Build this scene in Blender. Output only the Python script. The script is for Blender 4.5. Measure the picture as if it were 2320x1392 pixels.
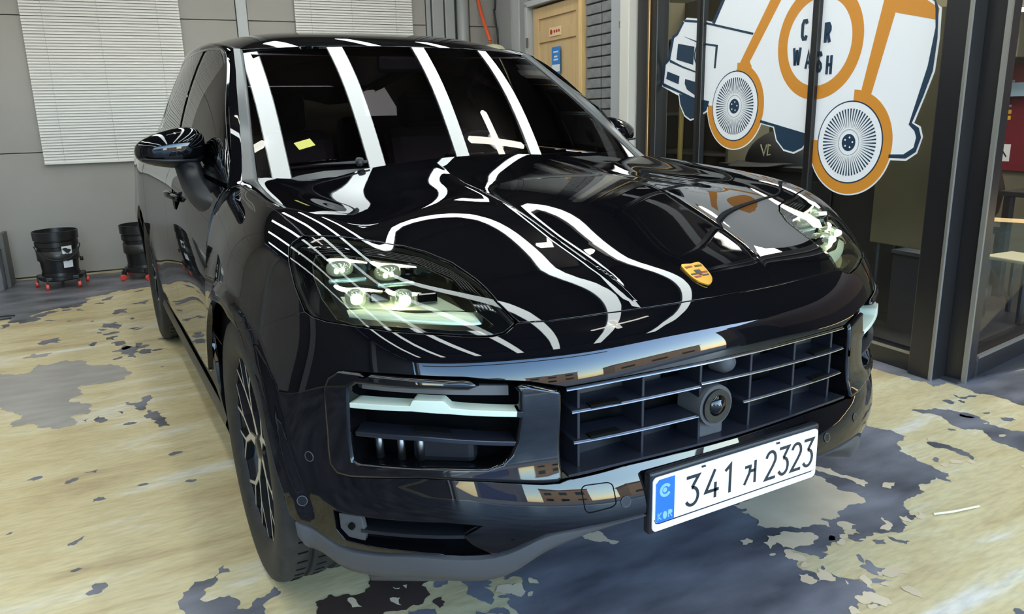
import bpy, bmesh, math, random
import numpy as np
from mathutils import Vector, Matrix
from mathutils.geometry import delaunay_2d_cdt
for o in list(bpy.data.objects): bpy.data.objects.remove(o)
SC = bpy.context.scene
COL = SC.collection
random.seed(7)
PI = math.pi

# ------------------------------------------------------------------ camera
CAM_POS = (-1.2783, -1.2270, 1.2805)
YAW, PITCH, ROLL = math.radians(28.879), math.radians(14.068), math.radians(-1.3635)
F_PX = 1743.2                                             # focal length for a 2320 wide picture
def cam_axes():
    d = np.array([math.sin(YAW)*math.cos(PITCH), math.cos(YAW)*math.cos(PITCH), -math.sin(PITCH)])
    r = np.array([math.cos(YAW), -math.sin(YAW), 0.0]); u = np.cross(r, d)
    c, s = math.cos(ROLL), math.sin(ROLL)
    return c*r+s*u, -s*r+c*u, d
cr, cu, cd = cam_axes()
cam = bpy.data.cameras.new('camera'); cam_o = bpy.data.objects.new('camera', cam); COL.objects.link(cam_o)
cam_o.matrix_world = Matrix(((cr[0], cu[0], -cd[0], CAM_POS[0]), (cr[1], cu[1], -cd[1], CAM_POS[1]), (cr[2], cu[2], -cd[2], CAM_POS[2]), (0, 0, 0, 1)))
cam.sensor_width = 36.0; cam.sensor_fit = 'HORIZONTAL'; cam.lens = F_PX*36/2320; cam.clip_start = 0.02; cam.clip_end = 300
SC.camera = cam_o

# ------------------------------------------------------------------ light and exposure
SC.view_settings.view_transform = 'Standard'; SC.view_settings.look = 'None'
SC.view_settings.exposure = 0.0; SC.view_settings.gamma = 1.0
try: SC.view_settings.use_curve_mapping = False
except Exception: pass
STRIP_POWER = 11.5
world = bpy.data.worlds.new('world'); SC.world = world; world.use_nodes = True
wn = world.node_tree; wn.nodes.clear()
w_out = wn.nodes.new('ShaderNodeOutputWorld'); w_bg = wn.nodes.new('ShaderNodeBackground'); w_sky = wn.nodes.new('ShaderNodeTexSky')
w_sky.sky_type = 'NISHITA'; w_sky.sun_disc = False; w_sky.sun_elevation = math.radians(38); w_sky.sun_rotation = math.radians(115)
w_sky.air_density = 1.2; w_sky.dust_density = 0.4; w_sky.ozone_density = 2.0
w_bg.inputs['Strength'].default_value = 1.7
w_hs = wn.nodes.new('ShaderNodeHueSaturation'); w_hs.inputs['Saturation'].default_value = 1.12; wn.links.new(w_sky.outputs[0], w_hs.inputs['Color']); wn.links.new(w_hs.outputs[0], w_bg.inputs[0]); wn.links.new(w_bg.outputs[0], w_out.inputs[0])
sun = bpy.data.lights.new('sun', 'SUN'); sun.energy = 8; sun.angle = 0.01; sun.color = (1.0, 0.93, 0.82)
sun_o = bpy.data.objects.new('sun', sun); COL.objects.link(sun_o)
sun_o.rotation_euler = Vector((0.35, -0.75, -0.62)).to_track_quat('-Z', 'Y').to_euler()   # shines away from the open front, on to the houses across

# ------------------------------------------------------------------ materials
def srgb(r, g, b):
    f = lambda c: (c/255/12.92 if c/255 <= .04045 else ((c/255+.055)/1.055)**2.4)
    return (f(r), f(g), f(b), 1)
def mat(name, col, rough=.5, metal=0., spec=.5, emit=None, estr=0., coat=0.):
    m = bpy.data.materials.new(name); m.use_nodes = True
    b = m.node_tree.nodes['Principled BSDF']
    b.inputs['Base Color'].default_value = col if len(col) == 4 else (*col, 1)
    b.inputs['Roughness'].default_value = rough; b.inputs['Metallic'].default_value = metal
    b.inputs['Specular IOR Level'].default_value = spec; b.inputs['Coat Weight'].default_value = coat
    if emit: b.inputs['Emission Color'].default_value = (*emit[:3], 1); b.inputs['Emission Strength'].default_value = estr
    return m
def noise_mat(name, c1, c2, scale=8, rough=.6, detail=6, stretch=(1, 1, 1), bump=0., lo=.35, hi=.65, spec=.5, bscale=None):
    m = mat(name, c1, rough, spec=spec); nt = m.node_tree; b = nt.nodes['Principled BSDF']
    tc = nt.nodes.new('ShaderNodeTexCoord'); mp = nt.nodes.new('ShaderNodeMapping'); n = nt.nodes.new('ShaderNodeTexNoise'); r = nt.nodes.new('ShaderNodeValToRGB')
    mp.inputs['Scale'].default_value = stretch; n.inputs['Scale'].default_value = scale; n.inputs['Detail'].default_value = detail
    nt.links.new(tc.outputs['Object'], mp.inputs[0]); nt.links.new(mp.outputs[0], n.inputs[0]); nt.links.new(n.outputs[0], r.inputs[0])
    r.color_ramp.elements[0].position = lo; r.color_ramp.elements[1].position = hi
    r.color_ramp.elements[0].color = c1; r.color_ramp.elements[1].color = c2
    nt.links.new(r.outputs[0], b.inputs['Base Color'])
    if bump:
        n2 = nt.nodes.new('ShaderNodeTexNoise'); n2.inputs['Scale'].default_value = bscale or scale*4; n2.inputs['Detail'].default_value = 4
        bp = nt.nodes.new('ShaderNodeBump'); bp.inputs['Strength'].default_value = bump; bp.inputs['Distance'].default_value = .01
        nt.links.new(mp.outputs[0], n2.inputs[0]); nt.links.new(n2.outputs[0], bp.inputs['Height']); nt.links.new(bp.outputs[0], b.inputs['Normal'])
    return m
def glass(name, tint, ior=1.5, rough=0.):
    m = bpy.data.materials.new(name); m.use_nodes = True; nt = m.node_tree; nt.nodes.clear()
    o = nt.nodes.new('ShaderNodeOutputMaterial'); mx = nt.nodes.new('ShaderNodeMixShader'); fr = nt.nodes.new('ShaderNodeFresnel')
    t = nt.nodes.new('ShaderNodeBsdfTransparent'); g = nt.nodes.new('ShaderNodeBsdfGlossy')
    fr.inputs['IOR'].default_value = ior; t.inputs[0].default_value = (*tint, 1); g.inputs['Roughness'].default_value = rough
    nt.links.new(fr.outputs[0], mx.inputs[0]); nt.links.new(t.outputs[0], mx.inputs[1]); nt.links.new(g.outputs[0], mx.inputs[2]); nt.links.new(mx.outputs[0], o.inputs[0])
    return m
M = dict(
    paint=mat('black_paint', (.0022, .0022, .003), .015, spec=.55),
    gloss=mat('gloss_black_trim', (.003, .003, .0035), .04, spec=.6),
    ptrim=mat('pillar_trim_satin', (.06, .062, .062), .33, spec=.6),
    satin=mat('satin_black_plastic', (.010, .0105, .013), .38, spec=.4),
    slat=mat('grille_plastic', (.013, .014, .020), .30, spec=.5),
    lipgrey=mat('grey_plastic', (.075, .072, .072), .55, spec=.3),
    dark=mat('dark_cavity', (.003, .003, .003), .8, spec=.1),
    radi=mat('radiator_fins', (.035, .030, .028), .55),
    greybar=mat('grey_duct', (.13, .115, .11), .45),
    rubber=noise_mat('tyre_rubber', (.013, .013, .0135, 1), (.024, .023, .022, 1), 30, .62, bump=.15),
    rim=mat('rim_black', (.03, .03, .032), .25, .5),
    spokeface=mat('machined_spoke', (.60, .585, .55), .45, .7),
    disc=mat('brake_disc', (.22, .22, .22), .35, 1.),
    red=mat('red_caliper', (.65, .03, .03), .35),
    chrome=mat('chrome', (.72, .72, .74), .08, 1.),
    wind=glass('windscreen_glass', (.52, .48, .54), 1.66),
    privacy=glass('privacy_glass', (.03, .03, .032), 1.75),
    lens=glass('lamp_lens', (.97, .98, .97), 1.42),
    lampin=mat('lamp_reflector', (.55, .60, .40), .3, .3),
    lampdk=mat('lamp_dark', (.05, .052, .048), .3),
    led=mat('daytime_led', (.9, .95, .6), .3, emit=(.93, 1., .62), estr=4.0),
    beam=mat('lit_projector', (.9, .9, .7), .2, emit=(1., 1., .66), estr=1.5),
    halo=mat('lamp_crystal', (.42, .48, .38), .10, .6, emit=(.80, .95, .62), estr=.08),
    teal=mat('lamp_teal', (.30, .44, .44), .18, .7, emit=(.4, .8, .8), estr=.06),
    drl=mat('front_led_bar', (.52, .56, .46), .25, emit=(.62, .85, .66), estr=.10),
    plate=mat('plate_white', srgb(238, 238, 240), .35), plateblk=mat('plate_black', (.012, .014, .016), .4),
    plateblue=mat('plate_blue', srgb(40, 105, 215), .3), platebl2=mat('plate_blue_light', srgb(130, 175, 240), .3),
    gold=mat('crest_gold', srgb(235, 175, 70), .22, .7), cred=mat('crest_red', (.22, .015, .012), .3), cblk=mat('crest_black', (.02, .015, .01), .3),
    seat=mat('seat_leather', (.085, .075, .085), .5), trimin=mat('cabin_trim', (.035, .033, .036), .6), stick=mat('yellow_sticker', (.42, .38, .06), .5),
)
# ------------------------------------------------------------------ object helpers
def link(o, parent=None):
    COL.objects.link(o)
    if parent is not None: o.parent = parent
    return o
def obj(name, V, Fc, m, parent=None, smooth=False, nrm=None):
    me = bpy.data.meshes.new(name); me.from_pydata([tuple(map(float, v)) for v in V], [], [tuple(map(int, f)) for f in Fc]); me.update()
    if m is not None: me.materials.append(m)
    if smooth:
        me.polygons.foreach_set('use_smooth', [True]*len(me.polygons))
        if nrm is not None: me.normals_split_custom_set_from_vertices([tuple(map(float, n)) for n in nrm])
    return link(bpy.data.objects.new(name, me), parent)
def tag(o, label=None, cat=None, group=None, kind=None):
    if label: o['label'] = label
    if cat: o['category'] = cat
    if group: o['group'] = group
    if kind: o['kind'] = kind
    return o
def empty(name, loc=(0, 0, 0), parent=None):
    o = bpy.data.objects.new(name, None); o.location = loc; o.empty_display_size = .1
    return link(o, parent)
class MB:                                                  # collects pieces of one part
    def __init__(s): s.V = []; s.F = []
    def add(s, V, Fc):
        n = len(s.V); s.V += [tuple(map(float, v)) for v in V]; s.F += [tuple(int(i)+n for i in f) for f in Fc]; return s
    def box(s, c, d, A=None):
        x, y, z = d[0]/2, d[1]/2, d[2]/2
        P = [(sx*x, sy*y, sz*z) for sz in (-1, 1) for sy in (-1, 1) for sx in (-1, 1)]
        if A is not None: P = [tuple(A @ np.array(p)) for p in P]
        P = [(p[0]+c[0], p[1]+c[1], p[2]+c[2]) for p in P]
        return s.add(P, [(0, 2, 3, 1), (4, 5, 7, 6), (0, 1, 5, 4), (1, 3, 7, 5), (3, 2, 6, 7), (2, 0, 4, 6)])
    def tube(s, P, r, n=8, cap=True):
        P = [np.array(p, float) for p in P]; m = len(P); rs = r if hasattr(r, '__len__') else [r]*m; V = []; u = None
        for i in range(m):
            t = P[min(i+1, m-1)]-P[max(i-1, 0)]; t /= np.linalg.norm(t)+1e-9
            if u is None:
                a = np.array([0, 0, 1.]) if abs(t[2]) < .9 else np.array([1., 0, 0]); u = np.cross(t, a)
            u = u-t*(u@t); u /= np.linalg.norm(u)+1e-9; v = np.cross(t, u)
            V += [P[i]+rs[i]*(math.cos(2*PI*k/n)*u+math.sin(2*PI*k/n)*v) for k in range(n)]
        Fc = [(i*n+k, i*n+(k+1) % n, (i+1)*n+(k+1) % n, (i+1)*n+k) for i in range(m-1) for k in range(n)]
        if cap: Fc += [tuple(range(n))[::-1], tuple((m-1)*n+k for k in range(n))]
        return s.add(V, Fc)
    def lathe(s, prof, c, axis='z', n=32, a0=0, a1=2*PI):
        full = abs(a1-a0-2*PI) < 1e-6; k = n if full else n+1; V = []
        for i in range(k):
            a = a0+(a1-a0)*i/n; ca, sa = math.cos(a), math.sin(a)
            for r, h in prof:
                V.append({'z': (c[0]+r*ca, c[1]+r*sa, c[2]+h), 'x': (c[0]+h, c[1]-r*ca, c[2]+r*sa), 'y': (c[0]+r*ca, c[1]+h, c[2]+r*sa)}[axis])
        m = len(prof)
        Fc = [(i*m+j, ((i+1) % k)*m+j, ((i+1) % k)*m+j+1, i*m+j+1) for i in range(n) for j in range(m-1)]
        return s.add(V, Fc)
    def prism(s, poly, o, ex, ey, d):                      # polygon in the plane (ex, ey), pushed along d
        o, ex, ey, d = (np.array(a, float) for a in (o, ex, ey, d)); n = len(poly)
        T = delaunay_2d_cdt([Vector(p) for p in poly], [], [list(range(n))], 1, 1e-7)
        pts = [(v[0], v[1]) for v in T[0]]; k = len(pts)
        B = [o+ex*p[0]+ey*p[1] for p in pts]
        V = B+[b+d for b in B]; Fc = [tuple(f)[::-1] for f in T[2]]+[tuple(i+k for i in f) for f in T[2]]
        cnt = {}
        for f in T[2]:
            for a, b in zip(f, list(f[1:])+[f[0]]): cnt[(a, b)] = 1
        for (a, b) in cnt:
            if (b, a) not in cnt: Fc.append((a, b, b+k, a+k))
        return s.add(V, Fc)
    def grid(s, P, closed=False):                          # P[m][n] points
        m, n = len(P), len(P[0]); V = [p for row in P for p in row]
        Fc = [(i*n+j, i*n+(j+1) % n, (i+1)*n+(j+1) % n, (i+1)*n+j) for i in range(m-1) for j in range(n if closed else n-1)]
        return s.add(V, Fc)
    def build(s, name, m, parent=None, smooth=False, bevel=0, auto=None):
        o = obj(name, s.V, s.F, m, parent, smooth)
        if bevel:
            b = o.modifiers.new('bevel', 'BEVEL'); b.width = bevel; b.segments = 2; b.limit_method = 'ANGLE'
        if auto:
            bm = bmesh.new(); bm.from_mesh(o.data)
            for e in bm.edges:
                if len(e.link_faces) == 2 and e.calc_face_angle(0) > auto: e.smooth = False
            bm.to_mesh(o.data); bm.free()
        return o
def stroke(pts, w):                                        # a pen stroke as a polygon
    P = [np.array(p, float) for p in pts]; L, R_ = [], []
    for i in range(len(P)):
        a = P[i]-P[i-1] if i else P[1]-P[0]; b = P[i+1]-P[i] if i < len(P)-1 else a
        a = a/np.linalg.norm(a); b = b/np.linalg.norm(b); n1 = np.array([-a[1], a[0]]); n2 = np.array([-b[1], b[0]])
        n = n1+n2; n /= max(n@n1, .35) if True else 1
        L.append(tuple(P[i]+n*w/2)); R_.append(tuple(P[i]-n*w/2))
    return L+R_[::-1]
def arc(cx, cy, rx, ry, a0, a1, n=12):
    return [(cx+rx*math.cos(math.radians(a0+(a1-a0)*i/n)), cy+ry*math.sin(math.radians(a0+(a1-a0)*i/n))) for i in range(n+1)]
def catmull(P, k=6, closed=False):
    P = [np.array(p, float) for p in P]; n = len(P); out = []
    for i in range(n if closed else n-1):
        p0 = P[(i-1) % n] if closed or i else P[0]; p1 = P[i]; p2 = P[(i+1) % n]; p3 = P[(i+2) % n] if closed or i < n-2 else P[-1]
        for t in np.arange(k)/k:
            out.append(.5*((2*p1)+(-p0+p2)*t+(2*p0-5*p1+4*p2-p3)*t*t+(-p0+3*p1-3*p2+p3)*t**3))
    if not closed: out.append(P[-1])
    return out
def mirror_obj(o, name=None, parent=None, center=None):    # a mirrored copy (x -> -x) with its own mesh
    me = o.data; V = np.zeros(len(me.vertices)*3); me.vertices.foreach_get('co', V); V = V.reshape(-1, 3)*[-1, 1, 1]
    Fc = [tuple(p.vertices)[::-1] for p in me.polygons]
    n = o.get('_n')
    c = obj(name or o.name, V, Fc, me.materials[0] if me.materials else None, parent or o.parent, len(me.polygons) > 0 and me.polygons[0].use_smooth)
    for md in o.modifiers:
        if md.type == 'BEVEL': b = c.modifiers.new('bevel', 'BEVEL'); b.width = md.width; b.segments = md.segments; b.limit_method = 'ANGLE'
    return c
# ------------------------------------------------------------------ smooth body surfaces: penalised cubic B-spline patches
def bas(n, t):
    t = np.atleast_1d(np.clip(t, 0, 1)).astype(float); k = n-3; x = t*k; i = np.minimum(x.astype(int), k-1); f = x-i
    B = np.zeros((len(t), n)); D = np.zeros((len(t), n)); r = np.arange(len(t))
    w = [(1-f)**3/6, (3*f**3-6*f**2+4)/6, (-3*f**3+3*f**2+3*f+1)/6, f**3/6]
    d = [-(1-f)**2/2, (9*f**2-12*f)/6, (-9*f**2+6*f+3)/6, f**2/2]
    for a in range(4): B[r, i+a] = w[a]; D[r, i+a] = d[a]*k
    return B, D
class Surf:
    bump = None
    def __init__(s, rows, us, vs, nu, nv, lam=1e-4, mirror=True):
        rows = np.array(rows, float); U = []; V = []; P = []
        for i in range(rows.shape[0]):
            for j in range(rows.shape[1]):
                p = rows[i, j]
                if mirror:
                    U.append(.5+us[j]/2); V.append(vs[i]); P.append(p)
                    if us[j] > 1e-9: U.append(.5-us[j]/2); V.append(vs[i]); P.append(p*[-1, 1, 1])
                else: U.append(us[j]); V.append(vs[i]); P.append(p)
        P = np.array(P); s.nu, s.nv = nu, nv
        A = (bas(nu, np.array(U))[0][:, :, None]*bas(nv, np.array(V))[0][:, None, :]).reshape(len(P), -1)
        def df(n, c): m = np.zeros((n-len(c)+1, n)); [m.__setitem__((i, slice(i, i+len(c))), c) for i in range(n-len(c)+1)]; return m
        d2, d3 = (1, -2, 1), (-1, 3, -3, 1); Iu, Iv = np.eye(nu), np.eye(nv)
        Rg = [np.kron(df(nu, d3), Iv), np.kron(Iu, df(nv, d3)), np.kron(df(nu, d2), df(nv, d2))]
        s.c = np.linalg.solve(A.T@A+lam*sum(r.T@r for r in Rg)+1e-9*np.eye(nu*nv), A.T@P).reshape(nu, nv, 3)
        u, v = np.meshgrid(np.linspace(0, 1, 121), np.linspace(0, 1, 81), indexing='ij'); s.gu, s.gv = u.ravel(), v.ravel(); s.gP = s.raw(s.gu, s.gv)
        Q = s.gP.reshape(121, 81, 3); s.Lu = np.linalg.norm(np.diff(Q, axis=0), axis=2).sum(0).mean(); s.Lv = np.linalg.norm(np.diff(Q, axis=1), axis=2).sum(1).mean()
    def raw(s, u, v, nrm=False):
        Bu, Du = bas(s.nu, u); Bv, Dv = bas(s.nv, v); P = np.einsum('ka,kb,abc->kc', Bu, Bv, s.c)
        if not nrm: return P
        a = np.einsum('ka,kb,abc->kc', Du, Bv, s.c); b = np.einsum('ka,kb,abc->kc', Bu, Dv, s.c)
        n = np.cross(a, b); n /= np.linalg.norm(n, axis=1)[:, None]+1e-12
        return P, n*s.sgn
    sgn = 1
    def pt(s, u, v):
        P, n = s.raw(u, v, True)
        return P if s.bump is None else P+n*s.bump(P)[:, None]
    def ev(s, u, v):
        u = np.atleast_1d(u).astype(float); v = np.atleast_1d(v).astype(float)
        if s.bump is None: return s.raw(u, v, True)
        e = 2e-3/max(s.Lu, s.Lv); P = s.pt(u, v)
        u0, u1, v0, v1 = np.clip(u-e, 0, 1), np.clip(u+e, 0, 1), np.clip(v-e, 0, 1), np.clip(v+e, 0, 1)
        n = np.cross(s.pt(u1, v)-s.pt(u0, v), s.pt(u, v1)-s.pt(u, v0)); n /= np.linalg.norm(n, axis=1)[:, None]+1e-12
        return P, n*s.sgn
    def inv(s, p, ax=(0, 1, 2)):                           # parameters of the surface point nearest to p (measured along axes ax)
        p = np.array(p, float); d = ((s.gP-p)[:, ax]**2).sum(1); i = d.argmin(); u, v = s.gu[i], s.gv[i]
        for _ in range(12):
            q = s.raw([u], [v])[0]; h = 1e-4; uu = min(u, 1-h); vv = min(v, 1-h); q0 = s.raw([uu], [vv])[0]
            J = np.array([(s.raw([uu+h], [vv])[0]-q0)/h, (s.raw([uu], [vv+h])[0]-q0)/h]).T[list(ax)]
            st = np.linalg.lstsq(J, (p-q)[list(ax)], rcond=None)[0]; st = np.clip(st, -.05, .05)
            u = float(np.clip(u+st[0], 0, 1)); v = float(np.clip(v+st[1], 0, 1))
        return u, v
def inside(Q, poly):
    x, y = Q[:, 0], Q[:, 1]; r = np.zeros(len(Q), bool); P = np.array(poly); n = len(P)
    for i in range(n):
        x1, y1 = P[i]; x2, y2 = P[i-1]
        c = ((y1 > y) != (y2 > y)); r ^= c & (x < (x2-x1)*(y-y1)/((y2-y1) if abs(y2-y1) > 1e-12 else 1e-12)+x1)
    return r
def offset_poly(P, d):                                     # d > 0 shrinks the polygon
    P = np.array(P); n = len(P); A = .5*sum(P[i-1][0]*P[i][1]-P[i][0]*P[i-1][1] for i in range(n)); sg = 1 if A > 0 else -1
    out = []
    for i in range(n):
        a = P[i]-P[i-1]; b = P[(i+1) % n]-P[i]; a = a/(np.linalg.norm(a)+1e-12); b = b/(np.linalg.norm(b)+1e-12)
        na, nb = np.array([-a[1], a[0]]), np.array([-b[1], b[0]]); m = na+nb; m /= max(m@na, .4) if m@m > 1e-6 else 1
        out.append(P[i]+m*d*sg)
    return np.array(out)
def to_uv(S, pts):
    return [tuple(p[1:]) if isinstance(p[0], str) else S.inv(p) for p in pts]
def densify(P, step):
    out = []; n = len(P)
    for i in range(n):
        a, b = np.array(P[i]), np.array(P[(i+1) % n]); k = max(1, int(np.ceil(np.linalg.norm(b-a)/step)))
        out += [a+(b-a)*t/k for t in range(k)]
    return np.array(out)
def tri_region(S, outline, holes=(), step=.025, gap=.0022, lines=()):
    sc = np.array([S.Lu, S.Lv]); segs = []; pts = []
    out = offset_poly(densify(np.array(outline)*sc, step*.7), gap); hs = [offset_poly(densify(np.array(h)*sc, step*.7), -gap) for h in holes]
    edges = []
    for loop in [out]+hs:
        k = len(pts); pts += [tuple(p) for p in loop]; edges += [(k+i, k+(i+1) % len(loop)) for i in range(len(loop))]
    for ln in lines:
        L = np.array(ln)*sc; L = L[inside(L, offset_poly(out, step*.35))]
        k = len(pts); pts += [tuple(p) for p in L]
    nb = len(pts)
    lo, hi = out.min(0), out.max(0); nx, ny = int((hi[0]-lo[0])/step)+2, int((hi[1]-lo[1])/step)+2
    gx, gy = np.meshgrid(lo[0]+step*(np.arange(nx)+.37), lo[1]+step*(np.arange(ny)+.41), indexing='ij')
    G = np.stack([gx.ravel(), gy.ravel()], 1); G = G[inside(G, out)]
    for h in hs: G = G[~inside(G, h)]
    B = np.array(pts)
    if len(G): G = G[np.array([((B-g)**2).sum(1).min() > (step*.45)**2 for g in G])]
    allp = [Vector(p) for p in pts]+[Vector(p) for p in G]
    r = delaunay_2d_cdt(allp, edges, [], 0, 1e-9)
    Q = np.array([(v[0], v[1]) for v in r[0]]); T = np.array([f for f in r[2] if len(f) == 3])
    cen = Q[T].mean(1); k = inside(cen, out)
    for h in hs: k &= ~inside(cen, h)
    T = T[k]; used = np.unique(T); mp = -np.ones(len(Q), int); mp[used] = np.arange(len(used))
    return Q[used]/sc, mp[T]
def panel(name, S, outline, m, parent, holes=(), step=.025, gap=.0022, depth=.012, off=0., lines=(), mirror=False, rim=True, e=.0016):
    uv, T = tri_region(S, to_uv(S, outline), [to_uv(S, h) for h in holes], step, gap, lines)
    P, Nn = S.ev(uv[:, 0], uv[:, 1]); P = P+Nn*off
    a, b, c = P[T[:, 0]], P[T[:, 1]], P[T[:, 2]]; fl = (np.cross(b-a, c-a)*Nn[T[:, 0]]).sum(1) < 0
    T[fl] = T[fl][:, ::-1]
    V = [P]; NN = [Nn]; Fc = [tuple(t) for t in T]
    if rim:
        ed = {}
        for t in T:
            for i in range(3): ed[(t[i], t[(i+1) % 3])] = 1
        be = [(x, y) for (x, y) in ed if (y, x) not in ed]
        outd = {}
        for x, y in be:
            d = np.cross(P[y]-P[x], Nn[x]); d /= np.linalg.norm(d)+1e-12
            outd.setdefault(x, []).append(d); outd.setdefault(y, []).append(d)
        ids = list(outd); k = {v: i for i, v in enumerate(ids)}; O_ = np.array([np.mean(outd[v], 0) for v in ids]); O_ /= np.linalg.norm(O_, axis=1)[:, None]+1e-12
        n0 = len(P); nb = len(ids); Nb = Nn[ids]
        V += [P[ids]+O_*e*.7-Nb*e*.3, P[ids]+O_*e-Nb*e, P[ids]+O_*e-Nb*depth]; NN += [(O_+Nb)*.7071, O_, O_]
        for x, y in be:
            i, j = k[x], k[y]; Fc += [(y, x, n0+i, n0+j), (n0+j, n0+i, n0+nb+i, n0+nb+j), (n0+nb+j, n0+nb+i, n0+2*nb+i, n0+2*nb+j)]
    V = np.concatenate(V); NN = np.concatenate(NN)
    o = obj(name, V, Fc, m, parent, True, NN); res = [o]
    if mirror:
        res.append(obj(name, V*[-1, 1, 1], [f[::-1] for f in Fc], m, parent, True, NN*[-1, 1, 1]))
    return res
mx = lambda L: [(-p[0], p[1], p[2]) if not isinstance(p[0], str) else (p[0], 1-p[1], p[2]) for p in L]

NR = [
[(0, 0.06, 0.33), (0.25, 0.065, 0.32), (0.45, 0.11, 0.275), (0.61, 0.185, 0.235), (0.75, 0.28, 0.22), (0.86, 0.385, 0.22), (0.935, 0.455, 0.225), (0.965, 0.5, 0.235), (0.975, 0.53, 0.25)],
[(0, -0.012, 0.43), (0.25, -0.007, 0.43), (0.45, 0.024, 0.428), (0.61, 0.086, 0.43), (0.75, 0.186, 0.42), (0.86, 0.303, 0.41), (0.935, 0.41, 0.4), (0.97, 0.46, 0.395), (0.978, 0.49, 0.39)],
[(0, 0.032, 0.6), (0.25, 0.041, 0.6), (0.45, 0.066, 0.595), (0.62, 0.123, 0.59), (0.76, 0.218, 0.58), (0.87, 0.33, 0.57), (0.943, 0.43, 0.555), (0.975, 0.49, 0.545), (0.982, 0.52, 0.535)],
[(0, 0.03, 0.725), (0.25, 0.04, 0.725), (0.45, 0.067, 0.72), (0.62, 0.122, 0.71), (0.76, 0.205, 0.7), (0.87, 0.325, 0.69), (0.94, 0.44, 0.675), (0.972, 0.52, 0.665), (0.985, 0.57, 0.64)],
[(0, 0.095, 0.853), (0.25, 0.11, 0.852), (0.45, 0.14, 0.848), (0.6, 0.18, 0.844), (0.75, 0.245, 0.833), (0.865, 0.35, 0.81), (0.94, 0.49, 0.775), (0.973, 0.59, 0.75), (0.986, 0.66, 0.72)],
[(0, 0.3, 0.953), (0.22, 0.305, 0.951), (0.42, 0.33, 0.9445), (0.6, 0.36, 0.942), (0.75, 0.385, 0.954), (0.87, 0.465, 0.938), (0.945, 0.61, 0.875), (0.975, 0.72, 0.825), (0.988, 0.79, 0.785)],
[(0, 0.55, 1.033), (0.22, 0.55, 1.0295), (0.42, 0.56, 1.0205), (0.6, 0.57, 1.008), (0.73, 0.58, 1.027), (0.855, 0.63, 1.024), (0.945, 0.76, 0.945), (0.975, 0.87, 0.87), (0.989, 0.925, 0.8)],
[(0, 0.85, 1.087), (0.22, 0.85, 1.079), (0.42, 0.86, 1.058), (0.58, 0.875, 1.039), (0.71, 0.9, 1.057), (0.835, 0.94, 1.068), (0.94, 1, 0.975), (0.975, 1.03, 0.87), (0.989, 1.04, 0.78)],
[(0, 1.15, 1.125), (0.22, 1.15, 1.116), (0.42, 1.16, 1.093), (0.58, 1.17, 1.071), (0.71, 1.19, 1.084), (0.85, 1.21, 1.083), (0.94, 1.23, 0.95), (0.975, 1.21, 0.81), (0.989, 1.18, 0.68)],
[(0, 1.42, 1.15), (0.22, 1.42, 1.141), (0.42, 1.43, 1.12), (0.58, 1.43, 1.101), (0.73, 1.43, 1.096), (0.86, 1.43, 1.07), (0.945, 1.42, 0.9), (0.976, 1.36, 0.72), (0.986, 1.3, 0.5)],
]
N_US = [0, .13, .25, .36, .48, .61, .76, .89, 1.]; N_VS = [0, .08, .18, .26, .35, .48, .60, .74, .87, 1.]
N = Surf(NR, N_US, N_VS, 26, 16, 3e-4)                     # nose: bumper, bonnet and both front wings in one fair surface
# ridges of the bonnet and the flared lip of the wheel arch, as relief on that surface
CR_Y = [.04, .065, .11, .24, .383, .65, .9, 1.19, 1.35]; CR_X = [.183, .187, .212, .245, .262, .275, .262, .215, .19]
ARCH = np.array([(1.30, .50), (1.19, .69), (1.10, .76), (1.0, .797), (.933, .806), (.852, .811), (.766, .80), (.68, .785), (.60, .747), (.526, .68), (.49, .60), (.468, .525), (.439, .445), (.432, .402)])
def seg_dist(Y, Z, L):
    d = np.full(len(Y), 9.)
    for (a, b), (c, e) in zip(L[:-1], L[1:]):
        dx, dz = c-a, e-b; t = np.clip(((Y-a)*dx+(Z-b)*dz)/(dx*dx+dz*dz), 0, 1); d = np.minimum(d, np.hypot(Y-a-t*dx, Z-b-t*dz))
    return d
def sstep(x): x = np.clip(x, 0, 1); return x*x*(3-2*x)
def n_bump(P):
    X, Y, Z = np.abs(P[:, 0]), P[:, 1], P[:, 2]
    xc = np.interp(Y, CR_Y, CR_X); d = X-xc; s = np.sqrt(d*d+.004**2)
    up = np.where(d > 0, np.exp(-s/.007), np.exp(-s/.011)); fade = sstep((Y-.045)/.16)*sstep((1.30-Y)/.25)*(Z > .78)
    h = .0034*up*fade
    k = X > .8; da = np.full(len(X), 9.)
    if k.any(): da[k] = seg_dist(Y[k], Z[k], ARCH)
    return h+.014*sstep(1.6-da/.032)*sstep((X-.84)/.08)
N.bump = n_bump
GW = [[(0, 1.235, 1.065), (.28, 1.25, 1.065), (.56, 1.29, 1.063), (.78, 1.335, 1.06)],
      [(0, 1.50, 1.257), (.26, 1.515, 1.257), (.52, 1.555, 1.254), (.731, 1.606, 1.25)],
      [(0, 1.725, 1.412), (.245, 1.74, 1.411), (.48, 1.78, 1.408), (.687, 1.834, 1.40)],
      [(0, 1.975, 1.568), (.23, 1.99, 1.567), (.455, 2.03, 1.561), (.642, 2.087, 1.55)]]
W = Surf(GW, [0, .34, .69, 1], [0, .37, .67, 1], 10, 7, 1e-3)
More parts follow.
